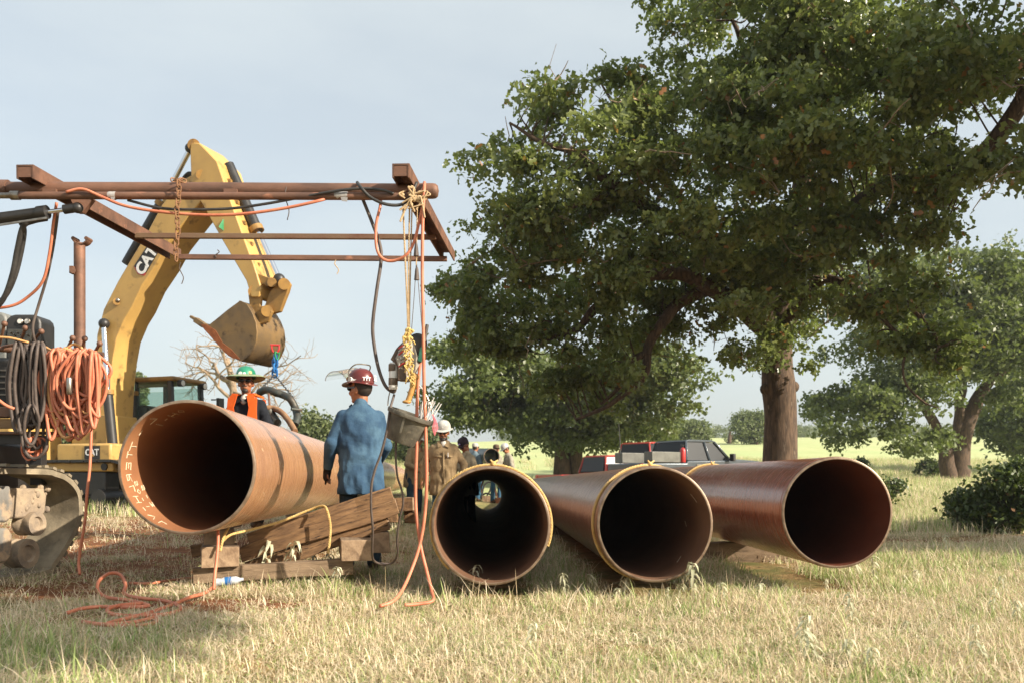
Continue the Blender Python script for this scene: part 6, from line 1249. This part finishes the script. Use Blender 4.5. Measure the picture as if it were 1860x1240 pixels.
# ------------------------------------------------------------------ trucks
def pickup(u, Y, yaw, label, body, roofv, bed='plain', L=5.9, H=1.95, zoff=0):
    x = (u - CU) * Y / F; g = ground(x, Y) + zoff; root = empty('pickup_truck', (x, Y, g), label, 'pickup truck'); M = Matrix.Translation((x, Y, g)) @ Matrix.Rotation(yaw, 4, 'Z')
    W = 1.0; k = H / 1.95
    def P(a, b, c): return M @ Vector((a, b, c * k))
    def ext(pts_, w0, nm, mt, bev=.04, par=None): mb = MB(); mb.prism([P(a, -w0, c) for a, c in pts_], (M.to_3x3() @ Vector((0, 2 * w0, 0)))); return mb.build(nm, mt, par or root, bevel=bev, ang=35)
    low_ = [(-2.9, .55), (-2.9, 1.12), (-.98, 1.14), (-.95, 1.22), (1.1, 1.26), (1.25, 1.30), (2.50, 1.24), (2.85, 1.08), (2.92, .55)]
    ext(low_, W, 'body', body)
    # cab as pillars, roof and glass
    roof = [(-.85, 1.90), (-.70, 1.95), (.35, 1.95), (.52, 1.91), (.52, 1.88), (-.85, 1.87)]
    ext(roof, W * .8, 'roof', body, .03)
    for s in (-1, 1):
        for (a0, a1) in (((-.95, 1.22), (-.82, 1.88)), ((.12, 1.22), (.0, 1.88)), ((1.12, 1.23), (.48, 1.89))): mb = MB(); mb.bar(P(a0[0], s * W * .95, a0[1]), P(a1[0], s * W * .78, a1[1]), .07, .10, (0, 1, 0)); mb.build('pillar', body, root, bevel=.01)
        for poly in (((-.88, 1.24), (.06, 1.24), (-.02, 1.86), (-.78, 1.86)), ((.18, 1.24), (1.04, 1.24), (.46, 1.86), (.06, 1.86))):
            mb = MB(); mb.prism([P(a, s * (W * .94 - (c - 1.22) * .26), c) for a, c in poly], M.to_3x3() @ Vector((0, -s * .01, 0))); mb.build('window', GLASSD, root, sm=False)
        for a in (-.55, .35): mb = MB(); mb.bar(P(a, s * (W + .015), 1.08), P(a + .2, s * (W + .015), 1.08), .03, .04); mb.build('door_handle', PLATED, root)
        mb = MB(); mb.box(P(1.0, s * (W + .16), 1.35), (.12, .2, .26), M.to_3x3()); mb.bar(P(1.0, s * W * .9, 1.25), P(1.0, s * (W + .1), 1.32), .04, .04); mb.build('mirror', BLK, root, bevel=.02)
        for a in (-1.95, 1.85):
            mb = MB(); c_ = P(a, s * .86, .42 / k); ax = M.to_3x3() @ Vector((0, s, 0)); mb.lathe([(.2, -.12), (.38, -.13), (.42, -.09), (.42, .09), (.38, .13), (.22, .12)], c_, ax, 26); wh = mb.build('wheel', RUB, root); mb = MB(); mb.lathe([(.0, .10), (.06, .12), (.2, .10), (.23, .125)], c_, ax, 20); mb.build('rim', PLATED, wh)
        mb = MB(); mb.box(P(-2.9, s * .92, .95), (.06, .14, .3), M.to_3x3()); mb.build('tail_light', RED, root)
        mb = MB(); mb.box(P(2.84, s * .8, .95), (.1, .3, .16), M.to_3x3()); mb.build('headlight', WHITE, root, bevel=.02)
    mb = MB(); mb.prism([P(1.08, -W * .85, 1.25), P(1.08, W * .85, 1.25), P(.5, W * .74, 1.87), P(.5, -W * .74, 1.87)], M.to_3x3() @ Vector((.012, 0, 0))); mb.build('windscreen', GLASSD, root, sm=False)
    mb = MB(); mb.prism([P(-.94, -W * .8, 1.26), P(-.94, W * .8, 1.26), P(-.84, W * .72, 1.86), P(-.84, -W * .72, 1.86)], M.to_3x3() @ Vector((-.012, 0, 0))); mb.build('rear_window', GLASSD, root, sm=False)
    mb = MB(); mb.box(P(2.92, 0, .5), (.14, 1.9, .24), M.to_3x3()); mb.build('bumper', PLATED, root, bevel=.03); mb = MB(); mb.box(P(-2.95, 0, .52), (.14, 1.9, .2), M.to_3x3()); mb.build('bumper', PLATED, root, bevel=.03)
    mb = MB(); mb.box(P(-2.91, 0, .88), (.03, 1.66, .44), M.to_3x3()); mb.build('tailgate', body, root, bevel=.02)
    if bed == 'boxes':
        GB = mat('grey_tool_box', hexc('6f6f68'), hexc('5a5a54'), 5, .5, .3)
        for s in (-1, 1): mb = MB(); mb.box(P(-1.85, s * .78, 1.33), (1.3, .42, .36), M.to_3x3()); mb.build('tool_box', GB, root, bevel=.02)
    return root, P
DKG = mat('dark_grey_car_paint', hexc('50585e'), hexc('444c52'), 3, .3, .4, coat=.6); REDP = mat('red_car_paint', hexc('a83428'), hexc('962c22'), 3, .35, coat=.5)
_, Pt = pickup(1250, 33, R(32), 'dark grey crew cab pickup with tool boxes behind the rope looped pipe', DKG, 806, 'boxes', H=1.95)
pickup(1112, 37, R(28), 'red pickup with dark windows parked behind the pipes', REDP, 828, H=1.80)
pickup(1178, 40, R(40), 'red pickup mostly hidden behind the dark grey crew cab', REDP, 815, H=1.95)
fe = empty('fire_extinguisher', Pt(-1.15, -.98, 1.16), 'red fire extinguisher standing on the dark grey truck bed', 'fire extinguisher')
q = WL[fe]; m = MB(); m.lathe([(0, 0), (.095, 0), (.1, .02), (.1, .40), (.07, .47), (.03, .5), (0, .5)], q, (0, 0, 1), 20); m.build('tank', RED, fe); m = MB(); m.cyl(q + Vector((0, 0, .5)), q + Vector((0, 0, .58)), .025); m.bar(q + Vector((-.08, 0, .6)), q + Vector((.06, 0, .57)), .03, .03); m.build('valve', BLK, fe)
m = MB(); q = at(1127, 850, 33); m.tube([q, at(1126, 800, 33), at(1124, 768, 33)], [.03, .018, .008], 6); tag(m.build('whip_antenna', BLK), 'thin black whip antenna rising between the parked trucks', 'antenna')
# spoil heap
m = MB(); q = gpt(960, 30); n = 20; vs = []
for i in range(7):
    for j in range(n):
        a = 2 * math.pi * j / n; r_ = 1.1 * (1 - i / 6) ** .8; p = Vector((q[0] + math.cos(a) * r_ * 1.1, q[1] + math.sin(a) * r_, q[2] - .05 + .75 * (i / 6) ** 1.0)); vs.append(p + Vector(rng.normal(size=3)) * .035)
m.add(vs, [(i * n + j, i * n + (j + 1) % n, (i + 1) * n + (j + 1) % n, (i + 1) * n + j) for i in range(6) for j in range(n)]); tag(m.build('dirt_heap', mat('orange_clay', hexc('b0714a'), hexc('8f5636'), 4, .95, 0, .9, 10), ang=180), 'small heap of orange clay beside the distant workers', 'dirt heap')

# ------------------------------------------------------------------ pale weeds in the pasture
WEED = blade_mat('silvery_weed_leaf', hexc('9c9f7a'), hexc('e2dec2'), .6, .3)
def weed(h, nl, lsz):
    m = MB(); va = []
    top = Vector((random.uniform(-.04, .04), random.uniform(-.04, .04), h)); st_ = spline([(0, 0, -.02), Vector((top.x * .3, top.y * .3, h * .5)), top], 4); m.tube(st_, [.004] * len(st_), 5, False)
    for i in range(nl):
        t = 1 - (i / nl) ** 1.3 * .75; p = Vector((top.x * t, top.y * t, h * t)); a = i * 2.4 + random.uniform(-.4, .4); d = Vector((math.cos(a), math.sin(a), 0)); ln = lsz * random.uniform(.7, 1.25); up0 = random.uniform(.1, .6); sd = Vector((-d.y, d.x, 0)); P_ = []
        for k, s in enumerate((0, .35, .7, 1)): P_.append(p + d * ln * s * (1 - .25 * s) + Vector((0, 0, ln * (up0 * s - (up0 + .75) * s * s))))
        wd = ln * .13; vs = []
        for k, (c, w_) in enumerate(zip(P_, (.3, 1, .8, 0))): vs += [c - sd * wd * w_ + Vector((0, 0, wd * w_ * .4)), c, c + sd * wd * w_ + Vector((0, 0, wd * w_ * .4))]
        m.add(vs, [f_ for k in range(3) for f_ in ((3 * k, 3 * k + 1, 3 * k + 4, 3 * k + 3), (3 * k + 1, 3 * k + 2, 3 * k + 5, 3 * k + 4))])
    return m
wp = []
for i in range(6):
    o = weed(random.uniform(.16, .34), random.randint(12, 22), random.uniform(.07, .11)).build('weed_plant', WEED, None, origin=(0, 0, 0), ang=180, fix=False); o.data.attributes.new('var', 'FLOAT', 'POINT').data.foreach_set('value', [random.random() for _ in o.data.vertices]); tag(o, 'pale silvery weed with drooping leaves standing in the dry pasture grass', 'weed', 'silvery weeds in the pasture'); wp.append(o)
spots = [(598, 1030), (570, 1046), (600, 1070), (610, 1010), (540, 1052), (520, 1062), (560, 1075), (585, 1055), (470, 1060), (690, 1000), (1000, 1078), (1030, 1092), (1060, 1085), (1085, 1080), (1110, 1098), (1140, 1088), (1180, 1086), (1210, 1095), (1235, 1085), (1260, 1092), (1290, 1070), (1130, 1075), (1560, 1050), (1590, 1065), (1620, 1045), (1640, 1075), (1500, 1075), (1660, 1058), (1700, 1030), (1720, 1010), (1760, 1030), (1790, 1045), (1820, 1020), (1850, 1035), (1855, 1010), (1800, 1120), (1770, 1160), (1830, 1090), (1850, 1140), (1700, 1180), (1790, 1200), (1550, 1140), (1540, 1200), (1450, 1190), (1490, 1215), (1580, 1215), (1650, 1150), (850, 1085), (735, 1100), (960, 1190), (1320, 1100), (1380, 1090), (1430, 1010), (1640, 1005), (780, 1088)]
for i, (u, v) in enumerate(spots):
    Y = F * EYE / (v - HOR); x = (u - CU) * Y / F; o = wp[i % 6] if i < 6 else wp[i % 6].copy()
    if i >= 6: link(o)
    Y = F * (EYE - ground(x, Y)) / (v - HOR); x = (u - CU) * Y / F; o.location = (x, Y, ground(x, Y)); o.rotation_euler = (random.uniform(-.3, .3), random.uniform(-.3, .3), random.random() * 6.28); s = random.choice((.4, .5, .6, .75, .95)) * random.uniform(.85, 1.15) * (1.4 if i < 9 else 1); o.scale = (s, s, s)

# ------------------------------------------------------------------ haze
m = MB(); m.box((20, 230, 12), (640, 500, 27)); hz = m.build('haze', None, None, sm=False); hz.data.materials.clear()
hm_ = bpy.data.materials.new('thin_summer_haze'); hm_.use_nodes = True; t = hm_.node_tree; t.nodes.clear(); pv = t.nodes.new('ShaderNodeVolumePrincipled'); oo = t.nodes.new('ShaderNodeOutputMaterial')
pv.inputs['Color'].default_value = (.92, .95, 1, 1); pv.inputs['Density'].default_value = .0005; pv.inputs['Anisotropy'].default_value = .3; t.links.new(pv.outputs[0], oo.inputs['Volume']); hz.data.materials.append(hm_); tag(hz, kind='stuff')
